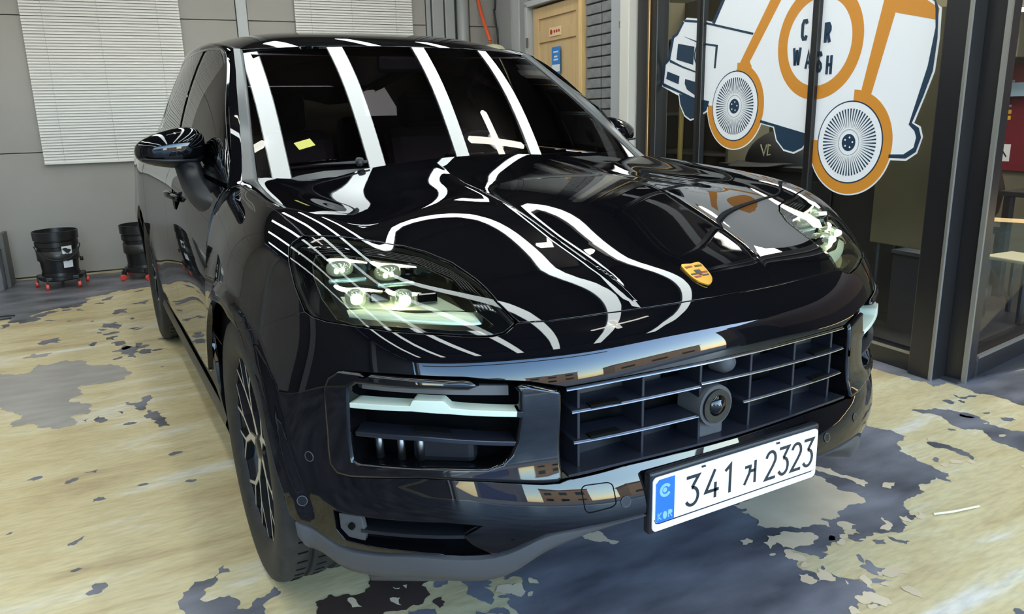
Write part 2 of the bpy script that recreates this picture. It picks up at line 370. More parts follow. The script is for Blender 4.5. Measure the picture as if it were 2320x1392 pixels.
RR = [[(0, 1.975, 1.568), (.23, 1.99, 1.567), (.455, 2.03, 1.561), (.642, 2.087, 1.55)],
      [(0, 2.20, 1.628), (.24, 2.21, 1.626), (.47, 2.24, 1.614), (.66, 2.29, 1.585)],
      [(0, 2.5, 1.672), (.245, 2.5, 1.669), (.485, 2.52, 1.654), (.672, 2.55, 1.612)],
      [(0, 2.9, 1.695), (.245, 2.9, 1.692), (.485, 2.9, 1.674), (.672, 2.9, 1.626)],
      [(0, 3.4, 1.685), (.245, 3.4, 1.682), (.475, 3.4, 1.662), (.66, 3.4, 1.612)],
      [(0, 3.9, 1.63), (.235, 3.9, 1.627), (.46, 3.9, 1.605), (.63, 3.9, 1.555)],
      [(0, 4.35, 1.53), (.22, 4.35, 1.527), (.43, 4.35, 1.505), (.59, 4.35, 1.455)]]
RF = Surf(RR, [0, .37, .73, 1], [0, .10, .23, .39, .58, .79, 1], 10, 10, 5e-4)
SGR = [[(-.86, 1.42, 1.085), (-.845, 1.46, 1.115), (-.829, 1.508, 1.15)],
       [(-.88, 1.75, 1.10), (-.83, 1.79, 1.25), (-.768, 1.815, 1.38)],
       [(-.89, 2.12, 1.11), (-.81, 2.12, 1.35), (-.701, 2.118, 1.55)],
       [(-.89, 2.6, 1.125), (-.815, 2.6, 1.38), (-.712, 2.6, 1.598)],
       [(-.885, 3.1, 1.14), (-.81, 3.1, 1.385), (-.708, 3.1, 1.605)],
       [(-.87, 3.6, 1.16), (-.79, 3.6, 1.38), (-.69, 3.6, 1.57)],
       [(-.83, 4.2, 1.20), (-.73, 4.2, 1.33), (-.64, 4.2, 1.47)]]
SG = Surf(SGR, [0, .5, 1], [0, .14, .28, .44, .62, .81, 1], 6, 10, 3e-4, mirror=False)
DY = [1.24, 1.6, 2.1, 2.6, 3.1, 3.5, 3.8, 4.2, 4.6, 4.86]
DZ = [.29, .45, .62, .80, .95, 1.06, 1.10]
DX = [[.955, .980, .982, .968, .925, .868, .815], [.945, .960, .968, .967, .945, .902, .866], [.943, .957, .964, .968, .957, .925, .888], [.943, .957, .964, .968, .957, .927, .889],
      [.945, .960, .968, .972, .962, .930, .886], [.952, .970, .980, .984, .973, .936, .873], [.962, .985, .993, .993, .978, .934, .862], [.95, .972, .984, .982, .958, .91, .84], [.90, .93, .945, .94, .915, .87, .79], [.76, .80, .83, .82, .79, .74, .66]]
DTOP = [1.085, 1.093, 1.11, 1.125, 1.14, 1.157, 1.17, 1.20, 1.21, 1.20]
DR = [[(-DX[i][j], DY[i], DZ[j]+(DTOP[i]-1.10)*max(0, (DZ[j]-.8)/.3)) for j in range(7)] for i in range(10)]
D = Surf(DR, [0, .2, .4, .62, .82, .95, 1], [0, .10, .24, .38, .52, .63, .71, .82, .93, 1], 9, 13, 2e-4, mirror=False)
for S_, ref in ((SG, -1), (D, -1)):
    p_, n_ = S_.raw([.5], [.5], True)
    if n_[0][0] > 0: S_.sgn = -1

car = tag(empty('car', (0, 0, 0)), 'glossy black sport utility car with lit headlights parked on the peeling floor', 'car')
def part(o):                                               # the car's Empty stands at the origin
    o.parent = car; return o
def P(name, S, outline, m, **k): return [part(o) for o in panel(name, S, outline, m, None, **k)]
def sub(o, parent): o.parent = parent; return o

HL = [(-.874, .57, .993), (-.862, .576, 1.004), (-.829, .556, 1.017), (-.794, .532, 1.021), (-.732, .507, 1.017), (-.678, .498, 1.007), (-.628, .477, .994), (-.59, .441, .978), (-.552, .379, .954), (-.531, .301, .927), (-.521, .209, .886), (-.504, .155, .849), (-.538, .148, .832), (-.567, .154, .828), (-.624, .179, .832), (-.694, .217, .84), (-.751, .254, .845), (-.809, .307, .853), (-.856, .366, .857), (-.876, .402, .862), (-.883, .419, .868), (-.886, .435, .878), (-.89, .48, .918), (-.885, .535, .966)]
HFRONT = [(-.504, .155, .849), (-.437, .135, .847), (-.302, .114, .849), (-.213, .102, .849), (-.1, .095, .849)]
HGAP = [(-.838, .572, 1.018), (-.844, .701, 1.042), (-.848, .888, 1.058), (-.848, 1.094, 1.074), (-.847, 1.265, 1.088), (-.842, 1.305, 1.092), (-.815, 1.36, 1.102)]
HREAR = [(-.76, 1.385, 1.12), (-.6, 1.36, 1.128), (-.4, 1.325, 1.131), (-.2, 1.30, 1.134)]
HTOP = HL[2:12]
SEAM = [(-.971, .633, .793), (-.92, .491, .846), (-.886, .429, .871)]
AUV = [('uv', .0032, .61), ('uv', .0128, .545), ('uv', .018, .477), ('uv', .0417, .424), ('uv', .0472, .35), ('uv', .0567, .273), ('uv', .0642, .213), ('uv', .0767, .165), ('uv', .0918, .110), ('uv', .0949, .083)]
# bonnet
left = HFRONT[::-1]+HTOP[::-1]+HGAP+HREAR
bon = [(0, .0915, .849)]+left+[(0, 1.29, 1.136)]+mx(left[::-1])
cl = []
for dd in (-.03, -.018, -.009, -.0035, 0, .0035, .009, .018, .03):
    for sg in (-1, 1): cl.append([N.inv((sg*(float(np.interp(y, CR_Y, CR_X))+dd), y, z)) for y, z in [(yy, float(np.interp(yy, [.09, .15, .3, .55, .85, 1.15, 1.4], [.849, .893, .953, 1.03, 1.083, 1.12, 1.147]))) for yy in np.linspace(.1, 1.27, 60)]])
P('bonnet', N, bon, M['paint'], step=.028, lines=cl, depth=.02)
# wings
wing = HGAP[:-1]+[(-.80, 1.40, 1.11), ('uv', .235, .998), ('uv', .14, .998), ('uv', .07, .998), ('uv', .0, .998), ('uv', 0, .9), ('uv', 0, .8), ('uv', 0, .72)]+AUV[:4]+[SEAM[0]]+SEAM[1:]+HL[22:24]+HL[0:2]
P('front_wing', N, wing, M['paint'], step=.024, mirror=True, depth=.016)
# bumper with one wide opening for grille and intakes, and a lower slot on each side
OPEN_T = [(-.87, .332, .744), (-.851, .31, .762), (-.758, .216, .763), (-.641, .143, .755), (-.514, .089, .737), (-.44, .064, .718), (-.288, .043, .721), (-.11, .032, .72), (0, .03, .72)]
OPEN_B = [(0, .009, .519), (-.12, .011, .52), (-.301, .022, .522), (-.451, .045, .515), (-.469, .048, .511), (-.504, .059, .513), (-.616, .108, .528), (-.734, .187, .533), (-.844, .298, .518), (-.868, .325, .521), (-.879, .341, .543), (-.88, .34, .627), (-.879, .341, .718)]
opening = OPEN_T[:-1]+[OPEN_T[-1]]+mx(OPEN_T[:-1][::-1])+mx(OPEN_B[1:][::-1])+[OPEN_B[0]]+OPEN_B[1:]
LOWIN = [(-.88, .338, .431), (-.831, .281, .43), (-.692, .151, .438), (-.627, .11, .432), (-.659, .134, .407), (-.64, .13, .385), (-.601, .114, .357), (-.747, .211, .36), (-.826, .288, .357), (-.86, .326, .36), (-.876, .34, .385)]
LIP = [('uv', .108, .076), ('uv', .148, .059), ('uv', .184, .045), ('uv', .222, .044), ('uv', .261, .047), ('uv', .322, .044), ('uv', .357, .066), ('uv', .385, .068), ('uv', .428, .066), ('uv', .5, .065)]
bl = HFRONT[::-1]+HL[12:21]+[SEAM[2], SEAM[1], SEAM[0]]+AUV[3:]+LIP[:-1]
bump_out = [(0, .0915, .849)]+bl+[LIP[-1]]+mx(bl[::-1])
P('front_bumper', N, bump_out, M['paint'], holes=[opening, LOWIN, mx(LOWIN)], step=.024, depth=.03)
# grey lip under the bumper
lipuv = [to_uv(N, [p])[0] for p in LIP]; lipuv = lipuv+[(1-u, v) for u, v in lipuv[:-1][::-1]]
lipuv = [(float(a), float(b)) for a, b in catmull([np.array(p) for p in lipuv], 5)]
Pl, Nl = N.ev([p[0] for p in lipuv], [p[1]-.002 for p in lipuv]); rows = []
for p, n in zip(Pl, Nl):
    ax = abs(p[0]); dr = .012+.058*sstep((ax-.30)/.32); bk = np.array([n[0], n[1], 0]); bk /= np.linalg.norm(bk)
    rows.append([p-bk*.012, p-bk*.0-np.array([0, 0, .004]), p-bk*.004-np.array([0, 0, dr*.55]), p-bk*.022-np.array([0, 0, dr]), p-bk*.09-np.array([0, 0, dr+.015]), p-bk*.22-np.array([0, 0, dr+.01])])
part(MB().grid(rows).build('front_lip', M['lipgrey'], smooth=True, auto=.9))
part(MB().tube([(-.80, .36, .235), (-.66, .27, .235), (-.5, .25, .25), (0, .2, .30), (.5, .25, .25), (.66, .27, .235), (.80, .36, .235)], .02, 6).build('lower_valance', M['lipgrey'], smooth=True))
# lower slots: duct, fins and the small angled vent blocks
def ribbon(S, pts, depth, th, off=0., drop=0., n=40):      # a slat that follows the nose: pts are (x, y, z) on the surface
    uv = [S.inv(p) for p in catmull(pts, max(2, n//len(pts)))]; A, B = S.raw([p[0] for p in uv], [p[1] for p in uv], True); rows = []
    for p, q in zip(A, B):
        b = np.array([q[0]*.6, q[1], 0]); b /= np.linalg.norm(b); f = p+b*off; z = np.array([0, 0, 1.])
        rows.append([f+z*th*.5, f-b*depth+z*(th*.5-drop), f-b*depth-z*(th*.5+drop), f-z*th*.5])
    V = MB().grid(rows, closed=True); k = len(rows)-1; V.F += [(3, 2, 1, 0), (4*k, 4*k+1, 4*k+2, 4*k+3)]
    return V
for sg in (1, -1):
    fl = (lambda L: L) if sg > 0 else mx
    o = P('lower_intake', N, fl([(-.885, .34, .44), (-.69, .15, .445), (-.60, .10, .44), (-.585, .11, .35), (-.75, .21, .35), (-.875, .34, .352)]), M['dark'], off=-.05, rim=False, step=.05)[0]
    sub(ribbon(N, fl([(-.835, .29, .392), (-.74, .20, .399), (-.655, .132, .405)]), .05, .008, -.004).build('fin', M['satin']), o)
    v = panel('angled_vane', N, fl([(-.64, .12, .425), (-.60, .107, .437), (-.51, .06, .432), (-.545, .075, .405), (-.60, .11, .36), (-.64, .13, .385), (-.662, .137, .406)]), M['satin'], None, off=-.010, step=.03)[0]; sub(v, o)
    f = panel('vent_block', N, fl([(-.873, .333, .425), (-.836, .285, .427), (-.828, .288, .362), (-.857, .322, .364), (-.87, .335, .385)]), M['lipgrey'], None, off=-.006, step=.02)[0]; sub(f, o)
    p, n = N.ev(*[np.array([c]) for c in N.inv(fl([(-.851, .306, .40)])[0])]); sub(MB().tube([p[0]-n[0]*.012, p[0]+n[0]*.001], .008, 12).build('washer_nozzle', M['dark'], smooth=True, auto=.6), f)
def rrect(w, h, r, n=5): return [p for cx, cy, a in ((w/2-r, h/2-r, 0), (-w/2+r, h/2-r, 90), (-w/2+r, -h/2+r, 180), (w/2-r, -h/2+r, 270)) for p in arc(cx, cy, r, r, a, a+90, n)]
# tow-eye cover line and parking sensors
TOW = [(-.424, .035, .498), (-.35, .021, .494), (-.346, .018, .44), (-.42, .026, .437)]
tuv = [N.inv(p) for p in TOW]
tl = [tuple((1-s)*((1-t)*np.array(tuv[0])+t*np.array(tuv[1]))+s*((1-t)*np.array(tuv[3])+t*np.array(tuv[2]))) for t, s in [(p[0]+.5, p[1]+.5) for p in rrect(1, 1, .2, 5)]]; tp, tn = N.ev([p[0] for p in tl], [p[1] for p in tl])
part(MB().tube(list(tp+tn*.0004)+[tp[0]+tn[0]*.0004], .0012, 5, False).build('tow_cover_seam', M['dark']))
for c in [(-.324, .011, .445), (.324, .011, .445), (.47, .05, .455), (-.93, .403, .441), (.93, .403, .441), (-.915, .385, .55)]:
    p, n = N.ev(*[np.array([q]) for q in N.inv(c)]); p, n = p[0], n[0]
    part(MB().tube([p-n*.004, p+n*.0015], [.0105, .0105], 16).build('parking_sensor', M['gloss'], smooth=True, auto=.6))
    a = np.cross(n, [0, 0, 1.]); a /= np.linalg.norm(a); b = np.cross(n, a)
    part(MB().tube([p+n*.001+.0115*(math.cos(t)*a+math.sin(t)*b) for t in np.linspace(0, 2*PI, 20)], .0012, 5).build('sensor_ring', M['lipgrey']))
# intake frames: broad gloss-black surrounds with a blade towards the grille
INN = [(-.838, .286, .718), (-.836, .284, .73), (-.826, .274, .738), (-.70, .17, .733), (-.552, .097, .724), (-.545, .094, .717), (-.547, .09, .664), (-.556, .09, .61), (-.568, .093, .583), (-.585, .1, .566), (-.61, .11, .559), (-.725, .181, .558), (-.83, .284, .555), (-.838, .292, .56)]
FRO = [OPEN_T[0], OPEN_T[1], (-.758, .216, .759), (-.641, .143, .751), (-.514, .089, .733), (-.447, .064, .714), (-.455, .046, .519)]+OPEN_B[4:]
for sg in (1, -1):
    fl = (lambda L: L) if sg > 0 else mx
    fr = P('intake_frame', N, fl(FRO), M['gloss'], holes=[fl(INN)], off=.009, depth=.07, step=.02, gap=.011, e=.010)[0]
    bk = P('intake_cavity', N, fl([(-.87, .33, .74), (-.52, .09, .74), (-.50, .06, .53), (-.87, .33, .53)]), M['dark'], off=-.13, rim=False, step=.05)[0]
    sub(ribbon(N, fl([(-.828, .28, .722), (-.70, .17, .718), (-.548, .094, .708)]), .012, .022, -.045).build('grey_duct_bar', M['greybar']), bk)
    dl = P('daytime_light', N, fl([(-.838, .287, .686), (-.838, .287, .695), (-.742, .19, .698), (-.737, .187, .710), (-.684, .153, .708), (-.672, .145, .693), (-.548, .089, .677), (-.485, .067, .666), (-.478, .066, .662), (-.488, .067, .658), (-.548, .089, .668), (-.675, .146, .683), (-.74, .19, .689)]), M['drl'], off=.006, depth=.045, step=.012, gap=0)[0]
    tip = panel('bar_tip', N, fl([(-.545, .089, .678), (-.485, .067, .667), (-.477, .066, .662), (-.488, .067, .657), (-.546, .089, .667)]), M['gloss'], None, off=.0085, depth=.04, step=.012, gap=0)[0]; sub(tip, dl)
    fn = part(ribbon(N, fl([(-.836, .284, .624), (-.738, .187, .624), (-.677, .145, .619), (-.56, .092, .606), (-.483, .066, .597)]), .06, .011, .004, .0).build('intake_fin', M['slat'], bevel=.002))
    sub(ribbon(N, fl([(-.737, .187, .632), (-.70, .16, .630), (-.672, .145, .626)]), .03, .008, -.012).build('fin_slot', M['dark']), fn)
    for x, y in ((-.823, .273), (-.783, .23), (-.746, .196), (-.712, .169)):
        sub(MB().tube([(sg*x, y+.055, .556), (sg*x, y+.055, .62)], .009, 8).build('radiator_pipe', M['disc'], smooth=True), bk)
    sub(MB().box((sg*-.66, .21, .585), (.14, .04, .07), np.array([[.8, -sg*-.6, 0], [sg*-.6, .8, 0], [0, 0, 1]])).build('duct_cover', M['satin'], bevel=.015), bk)
# grille: radiator, slats with a notch, uprights, radar
gb = P('grille', N, [(-.45, .06, .722), (0, .03, .722), (.45, .06, .722), (.45, .045, .515), (0, .009, .515), (-.45, .045, .515)], M['dark'], off=-.11, rim=False, step=.06)[0]
for x0, x1 in ((-.40, -.24), (-.225, -.13), (.07, .2), (.24, .40)): sub(MB().box(((x0+x1)/2, .135, .655), (x1-x0, .012, .055)).build('radiator_core', M['radi']), gb)
for x0, x1 in ((-.40, -.10), (.08, .40)): sub(MB().box(((x0+x1)/2, .13, .55), (x1-x0, .012, .06)).build('radiator_core', M['satin']), gb)
for zz, spans in ((.658, [[(-.428, .055, .657), (-.36, .044, .658), (-.09, .024, .658)], [(-.088, .024, .664), (.09, .024, .66), (.287, .035, .657), (.446, .059, .653)]]), (.587, [[(-.425, .05, .587), (-.269, .03, .587), (-.088, .02, .587)], [(.05, .02, .592), (.277, .031, .59), (.44, .053, .587)]])):
    for sp in spans:
        s_ = part(ribbon(N, sp, .075, .008, -.004, -.006).build('grille_slat', M['slat'], bevel=.0015))
        sub(ribbon(N, sp, .003, .0022, -.001).build('bright_edge', M['chrome']), s_)
        for sx, sy in ((-.345, .045), (.345, .045)):
            if min(p[0] for p in sp) < sx < max(p[0] for p in sp): sub(ribbon(N, [(sx-.038, sy+.004, zz+.0055), (sx, sy, zz+.0065), (sx+.038, sy+.004, zz+.0055)], .022, .007, -.0035).build('slat_notch', M['dark']), s_)
part(ribbon(N, [(-.438, .064, .712), (-.288, .043, .716), (0, .03, .716), (.288, .043, .716), (.438, .064, .712)], .05, .006, -.003).build('grille_top_bar', M['gloss']))
part(ribbon(N, [(-.438, .064, .709), (-.288, .043, .713), (0, .03, .713), (.288, .043, .713), (.438, .064, .709)], .004, .002, -.001).build('grille_top_line', M['chrome']))
part(ribbon(N, [(-.445, .045, .520), (-.301, .022, .526), (0, .009, .524), (.301, .022, .526), (.445, .045, .520)], .11, .006, -.004, .0).build('grille_floor', M['slat']))
for x in (-.405, -.245, -.085, .075, .235, .395):
    y = .020+.19*x*x; part(MB().box((x, y+.055, .618), (.0075, .075, .19)).build('grille_upright', M['slat'], bevel=.002))
part(MB().tube([(-.045, .10, .605), (-.045, .028, .605)], [.055, .050], 28).build('radar_housing', M['lipgrey'], smooth=True, auto=.6))
part(MB().tube([(-.045, .06, .605), (-.045, .022, .605)], [.044, .041], 28).build('radar_ring', M['gloss'], smooth=True, auto=.6))
part(MB().lathe([(.0001, -.030), (.015, -.027), (.026, -.018), (.033, 0)], (-.045, .04, .607), 'y', 28).build('radar_lens', M['gloss'], smooth=True))
part(MB().box((-.045, .07, .55), (.085, .05, .06)).build('radar_bracket', M['lipgrey'], bevel=.008))
part(MB().lathe([(.0001, -.03), (.018, -.027), (.028, -.012), (.03, .02)], (.01, .07, .695), 'y', 18).build('front_camera', M['lipgrey'], smooth=True))
# number plate on its holder
pl = MB().box((0, -.002, .43), (.545, .022, .150)).build('plate_holder', M['satin'], bevel=.006); part(pl)
EX, EZ = np.array([1., 0, 0]), np.array([0, 0, 1.])
ps = MB().prism(rrect(.530, .132, .012), (0, -.013, .4275), EX, EZ, (0, -.003, 0)).build('plate_surround', M['plate']); part(ps)
ln = MB().prism(stroke([(-.258, -.035), (-.254, -.044), (-.246, -.046), (.246, -.046), (.256, -.042), (.259, -.034)], .0062), (0, -.0165, .4275), EX, EZ, (0, -.0006, 0)).build('plate_lower_line', M['plateblk']); sub(ln, ps)
npl = part(MB().prism(rrect(.518, .106, .009), (0, -.016, .4355), EX, EZ, (0, -.002, 0)).build('number_plate', M['plate']))
yo = -.0185
sub(MB().prism([(-.259, .044), (-.25, .053), (-.205, .053), (-.205, -.053), (-.252, -.053), (-.259, -.046)], (0, yo+.0004, .4355), EX, EZ, (0, -.0006, 0)).build('blue_band', M['plateblue']), npl)
sub(MB().prism(stroke(arc(-.232, .024, .013, .013, 30, 330, 20), .007), (0, yo, .4355), EX, EZ, (0, -.0006, 0)).build('band_emblem', M['platebl2']), npl)
sub(MB().prism(arc(-.234, .025, .006, .006, 0, 345, 12), (0, yo-.0002, .4355), EX, EZ, (0, -.0008, 0)).build('band_emblem', M['platebl2']), npl)
def letters(name, strokes, o, m, parent, w, ex=EX, ey=EZ, d=(0, -.0007, 0)):
    b = MB()
    for s_ in strokes: b.prism(stroke(s_, w), o, ex, ey, d)
    return sub(b.build(name, m), parent)
G = {'3': [[(-.44, .95), (.42, .95), (-.05, .22)], arc(-.04, -.36, .44, .58, 92, -150, 14)],
     '4': [[(.18, .98), (-.46, -.42), (.5, -.42)], [(.24, .1), (.24, -.95)]],
     '1': [[(-.28, .62), (.1, .95), (.1, -.95)]],
     '2': [arc(0, .42, .42, .53, 165, -20, 12)+[(.2, -.1), (-.42, -.93), (.46, -.93)]]}
HAN = [[(-.62, .52), (-.02, .52), (-.1, .0), (-.62, -.85)], [(.52, .88), (.52, -.88)], [(.02, .12), (.5, .12)]]
for ch, x in zip('341', (-.152, -.092, -.040)): letters('plate_digit', [[(x+a*.042, b*.0375) for a, b in s_] for s_ in G[ch]], (0, yo, .4355), M['plateblk'], npl, .0078)
letters('plate_syllable', [[(.030+a*.030, -.002+b*.033) for a, b in s_] for s_ in HAN], (0, yo, .4355), M['plateblk'], npl, .0075)
for ch, x in zip('2323', (.098, .143, .187, .230)): letters('plate_digit', [[(x+a*.037, b*.0375) for a, b in s_] for s_ in G[ch]], (0, yo, .4355), M['plateblk'], npl, .0078)
KOR = {'K': [[(-.5, 1), (-.5, -1)], [(.5, 1), (-.45, 0), (.5, -1)]], 'O': [arc(0, 0, .5, 1, 90, 440, 14)], 'R': [[(-.5, -1), (-.5, 1), (.2, 1), (.5, .7), (.5, .3), (.2, 0), (-.5, 0)], [(0, 0), (.55, -1)]]}
for ch, x in zip('KOR', (-.247, -.232, -.217)): letters('band_letter', [[(x+a*.0095, -.037+b*.0085) for a, b in s_] for s_ in KOR[ch]], (0, yo, .4355), M['platebl2'], npl, .0026)
for x, z in ((-.12, .489), (.12, .489)): part(MB().box((x, -.0175, z-.001), (.012, .003, .004)).build('plate_clip', M['satin']))
# crest on the bonnet nose
p, n = N.ev(*[np.array([q]) for q in N.inv((0, .153, .893))]); p, n = p[0], n[0]; ey = np.array([0, n[2], -n[1]]); ey = -ey if ey[2] < 0 else ey; ex = np.array([1., 0, 0])
SH = [(-.030, .034), (-.018, .038), (0, .036), (.018, .038), (.030, .034), (.031, .006), (.027, -.018), (.016, -.034), (0, -.043), (-.016, -.034), (-.027, -.018), (-.031, .006)]
cst = part(MB().prism([tuple(q) for q in catmull(SH, 4, True)], p-n*.001, ex, ey, n*.005).build('bonnet_crest', M['gold'], bevel=.001)); tag(cst, 'gold shield crest')
for poly, mm in (([(-.026, .027), (-.004, .027), (-.004, .022), (-.026, .020)], 'cred'), ([(.003, .003), (.026, .003), (.026, -.003), (.003, -.003)], 'cred'), ([(.003, -.008), (.024, -.008), (.022, -.013), (.003, -.013)], 'cblk'), ([(.004, .027), (.026, .027), (.026, .021), (.004, .021)], 'cblk'), ([(-.026, .0), (-.004, .0), (-.004, -.005), (-.026, -.005)], 'cblk'), ([(-.024, -.010), (-.004, -.010), (-.004, -.016), (-.021, -.016)], 'cred'),
                 ([(-.009, .011), (.009, .011), (.009, -.001), (0, -.011), (-.009, -.001)], 'cblk')):
    sub(MB().prism(poly, p+n*.0042, ex, ey, n*.0006).build('crest_field', M[mm]), cst)
# ------------------------------------------------------------------ headlights
BEZ = [(-.835, .498, .99), (-.787, .468, .995), (-.703, .434, .981), (-.626, .41, .966), (-.608, .393, .959), (-.575, .331, .935), (-.571, .212, .879), (-.554, .177, .856), (-.574, .176, .849), (-.638, .203, .852), (-.736, .258, .861), (-.817, .321, .861), (-.844, .357, .867), (-.858, .408, .903), (-.858, .459, .948), (-.849, .486, .974)]
for sg in (1, -1):
    fl = (lambda L: L) if sg > 0 else mx
    V3 = lambda p: np.array([p[0]*sg, p[1], p[2]])
    ho = P('headlight', N, fl(HL), M['lampdk'], off=-.115, step=.03, gap=.004, rim=False)[0]
    uvb = to_uv(N, fl(HL)); sc = np.array([N.Lu, N.Lv]); lp = offset_poly(densify(np.array(uvb)*sc, .02), .004)/sc
    A, B = N.ev(lp[:, 0], lp[:, 1]); rows = [list(A-B*d) for d in (.006, .05, .115)]; rows = [r+[r[0]] for r in rows]
    sub(MB().grid(rows).build('lamp_wall', M['lampdk'], smooth=True), ho)
    bz = panel('lamp_bezel', N, fl(HL), M['gloss'], None, holes=[fl(BEZ)], off=-.016, step=.014, gap=.004, depth=.045)[0]; sub(bz, ho)
    for k in range(5):                                     # fine ribs of the bezel along the upper edge
        q = [N.ev(*[np.array([c]) for c in N.inv(fl([tuple(np.array(a)*(1-t)+np.array(b)*t)])[0])]) for a, b, t in [(HL[i], BEZ[j], .25+.13*k) for i, j in ((1, 0), (3, 1), (5, 2), (7, 3), (8, 5), (9, 5), (10, 6))]]
        sub(MB().tube([a[0][0]-a[1][0]*.0145 for a in q], .0013, 5).build('bezel_rib', M['lipgrey'], smooth=True), ho)
    fw = V3((-.22, -.95, .16)); fw /= np.linalg.norm(fw); rt = np.cross(fw, [0, 0, 1.]); rt /= np.linalg.norm(rt); up = np.cross(rt, fw)
    Rm = np.stack([rt, -fw, up], 1)
    def unit(c, rx, rz, m, name, ball=True, dp=.03):
        c = V3(c); b = MB(); rings = []
        prof = [(1., .03), (1., 0.), (.93, -.006), (.80, -.012), (.5, -.020), (.02, -.024)] if ball else [(1., .03), (1., 0.), (.9, -.003), (.02, -.004)]
        for s_, h in prof: rings.append([c+Rm@np.array([rx*s_*math.copysign(abs(math.cos(a))**(.8), math.cos(a)), h, rz*s_*math.copysign(abs(math.sin(a))**(.8), math.sin(a))]) for a in np.linspace(0, 2*PI, 24, endpoint=False)])
        return sub(b.grid(rings, closed=True).build(name, m, smooth=True, auto=.9), ho)
    for c in ((-.786, .475, .948), (-.689, .425, .935)):
        unit(c, .030, .0185, M['halo'], 'high_beam_crystal'); cc = np.array(c)
        for dx in (-.017, 0., .017): unit(cc+np.array([dx, .5*dx-.024*.9, .0]), .0045, .006, M['led'], 'high_beam_chip', False)
        tl = V3(cc+np.array([.012, -.012, -.027])); sub(MB().box(tl, (.085, .03, .010), Rm).build('teal_reflector', M['teal'], bevel=.004), ho)
        tl = V3(cc+np.array([.052, .012, 0])); sub(MB().box(tl, (.022, .03, .028), Rm).build('dark_module', M['gloss'], bevel=.004), ho)
    for c in ((-.777, .398, .893), (-.685, .345, .888)):
        unit(c, .0235, .0215, M['halo'], 'projector_ring'); cc = np.array(c)
        unit(cc+np.array([-.003, -.012, 0]), .0145, .0135, M['beam'], 'projector_lens')
        tl = V3(cc+np.array([.050, -.010, -.002])); sub(MB().box(tl, (.045, .03, .024), Rm).build('dark_module', M['gloss'], bevel=.004), ho)
    for L in (((-.817, .523, .973), (-.796, .493, .966), (-.764, .472, .964), (-.729, .451, .958)), ((-.72, .453, .959), (-.703, .438, .952), (-.664, .43, .947), (-.622, .419, .941)), ((-.812, .439, .917), (-.796, .417, .91), (-.761, .392, .91), (-.725, .37, .906)), ((-.716, .369, .908), (-.704, .354, .901), (-.666, .338, .898), (-.624, .32, .894))):
        q = [V3(p) for p in catmull(L, 5)]; k = len(q)
        rs = [.0052*min(1, .5+3*i/k)*max(.3, 1-(max(0, i/k-.55)/.5)) for i in range(k)]
        sub(MB().tube(q, rs, 8).build('daytime_strip', M['led'], smooth=True), ho)
    pl_ = bpy.data.lights.new('headlamp_glow', 'POINT'); pl_.energy = 1.5; pl_.color = (1, 1, .58); pl_.shadow_soft_size = .01; po_ = bpy.data.objects.new('headlamp_glow', pl_); po_.location = V3((-.70, .335, .872)); link(po_, car)
    tray = [(-.804, .386, .871), (-.803, .374, .857), (-.75, .326, .852), (-.663, .271, .843), (-.571, .227, .837), (-.542, .222, .841), (-.546, .241, .857), (-.607, .27, .864), (-.679, .298, .864), (-.743, .342, .874)]
    TU = [V3(tray[i]) for i in (0, 9, 8, 7, 6)]; TL_ = [V3(tray[i]) for i in (1, 2, 3, 4, 5)]
    sub(MB().grid([catmull(TU, 4), catmull([(a+b)/2+fw*.010 for a, b in zip(TU, TL_)], 4), catmull(TL_, 4)]).build('reflector_tray', M['lampin'], smooth=True), ho)
    sub(MB().grid([[V3((-.80, .44, .89)), V3((-.70, .40, .885)), V3((-.60, .36, .88))], [V3((-.80, .395, .873)), V3((-.70, .33, .868)), V3((-.575, .262, .862))]]).build('upper_reflector', M['lampin'], smooth=True), ho)
    sub(panel('lamp_lens', N, fl(HL), M['lens'], None, step=.02, gap=.0045, depth=.010)[0], ho)

# ------------------------------------------------------------------ flanks
def yz(S, pts):                                            # surface points given by (y, z) on the car's right flank
    return [('uv',)+tuple(S.inv((-1, y, z), (1, 2))) for y, z in pts]
RA = [(3.80-.44*math.cos(a), .375+.44*math.sin(a)) for a in np.radians([168, 150, 130, 110, 90, 70, 50, 30, 8, -8])]
fd = yz(D, [(1.315, .30), (1.31, .5), (1.345, .7), (1.40, .9), (1.415, 1.0), (1.425, 1.07)])
bp = [(2.50, 1.115), (2.49, .9), (2.47, .6), (2.45, .33)]
P('front_door', D, fd+yz(D, [(1.8, 1.092), (2.2, 1.104)])+yz(D, bp)+yz(D, [(1.9, .32)]), M['paint'], step=.05, mirror=True)
P('rear_door', D, yz(D, bp[::-1])+yz(D, [(3.0, 1.13), (3.5, 1.15), (3.46, .95), (3.42, .74), (3.355, .55), (3.33, .42), (3.30, .35), (2.9, .33)]), M['paint'], step=.05, mirror=True)
P('rear_wing', D, yz(D, [(3.5, 1.15), (4.2, 1.19), (4.84, 1.18), (4.855, .9), (4.85, .6), (4.84, .36), (4.3, .34)])+yz(D, [RA[i] for i in range(0, 9)])+yz(D, [(3.33, .42), (3.355, .55), (3.42, .74), (3.46, .95)]), M['paint'], step=.05, mirror=True)
P('inner_door', D, [('uv', .03, .12), ('uv', .03, .60), ('uv', .5, .64), ('uv', .97, .9), ('uv', .97, .06), ('uv', .5, .07)], M['dark'], step=.12, off=-.03, rim=False, mirror=True)
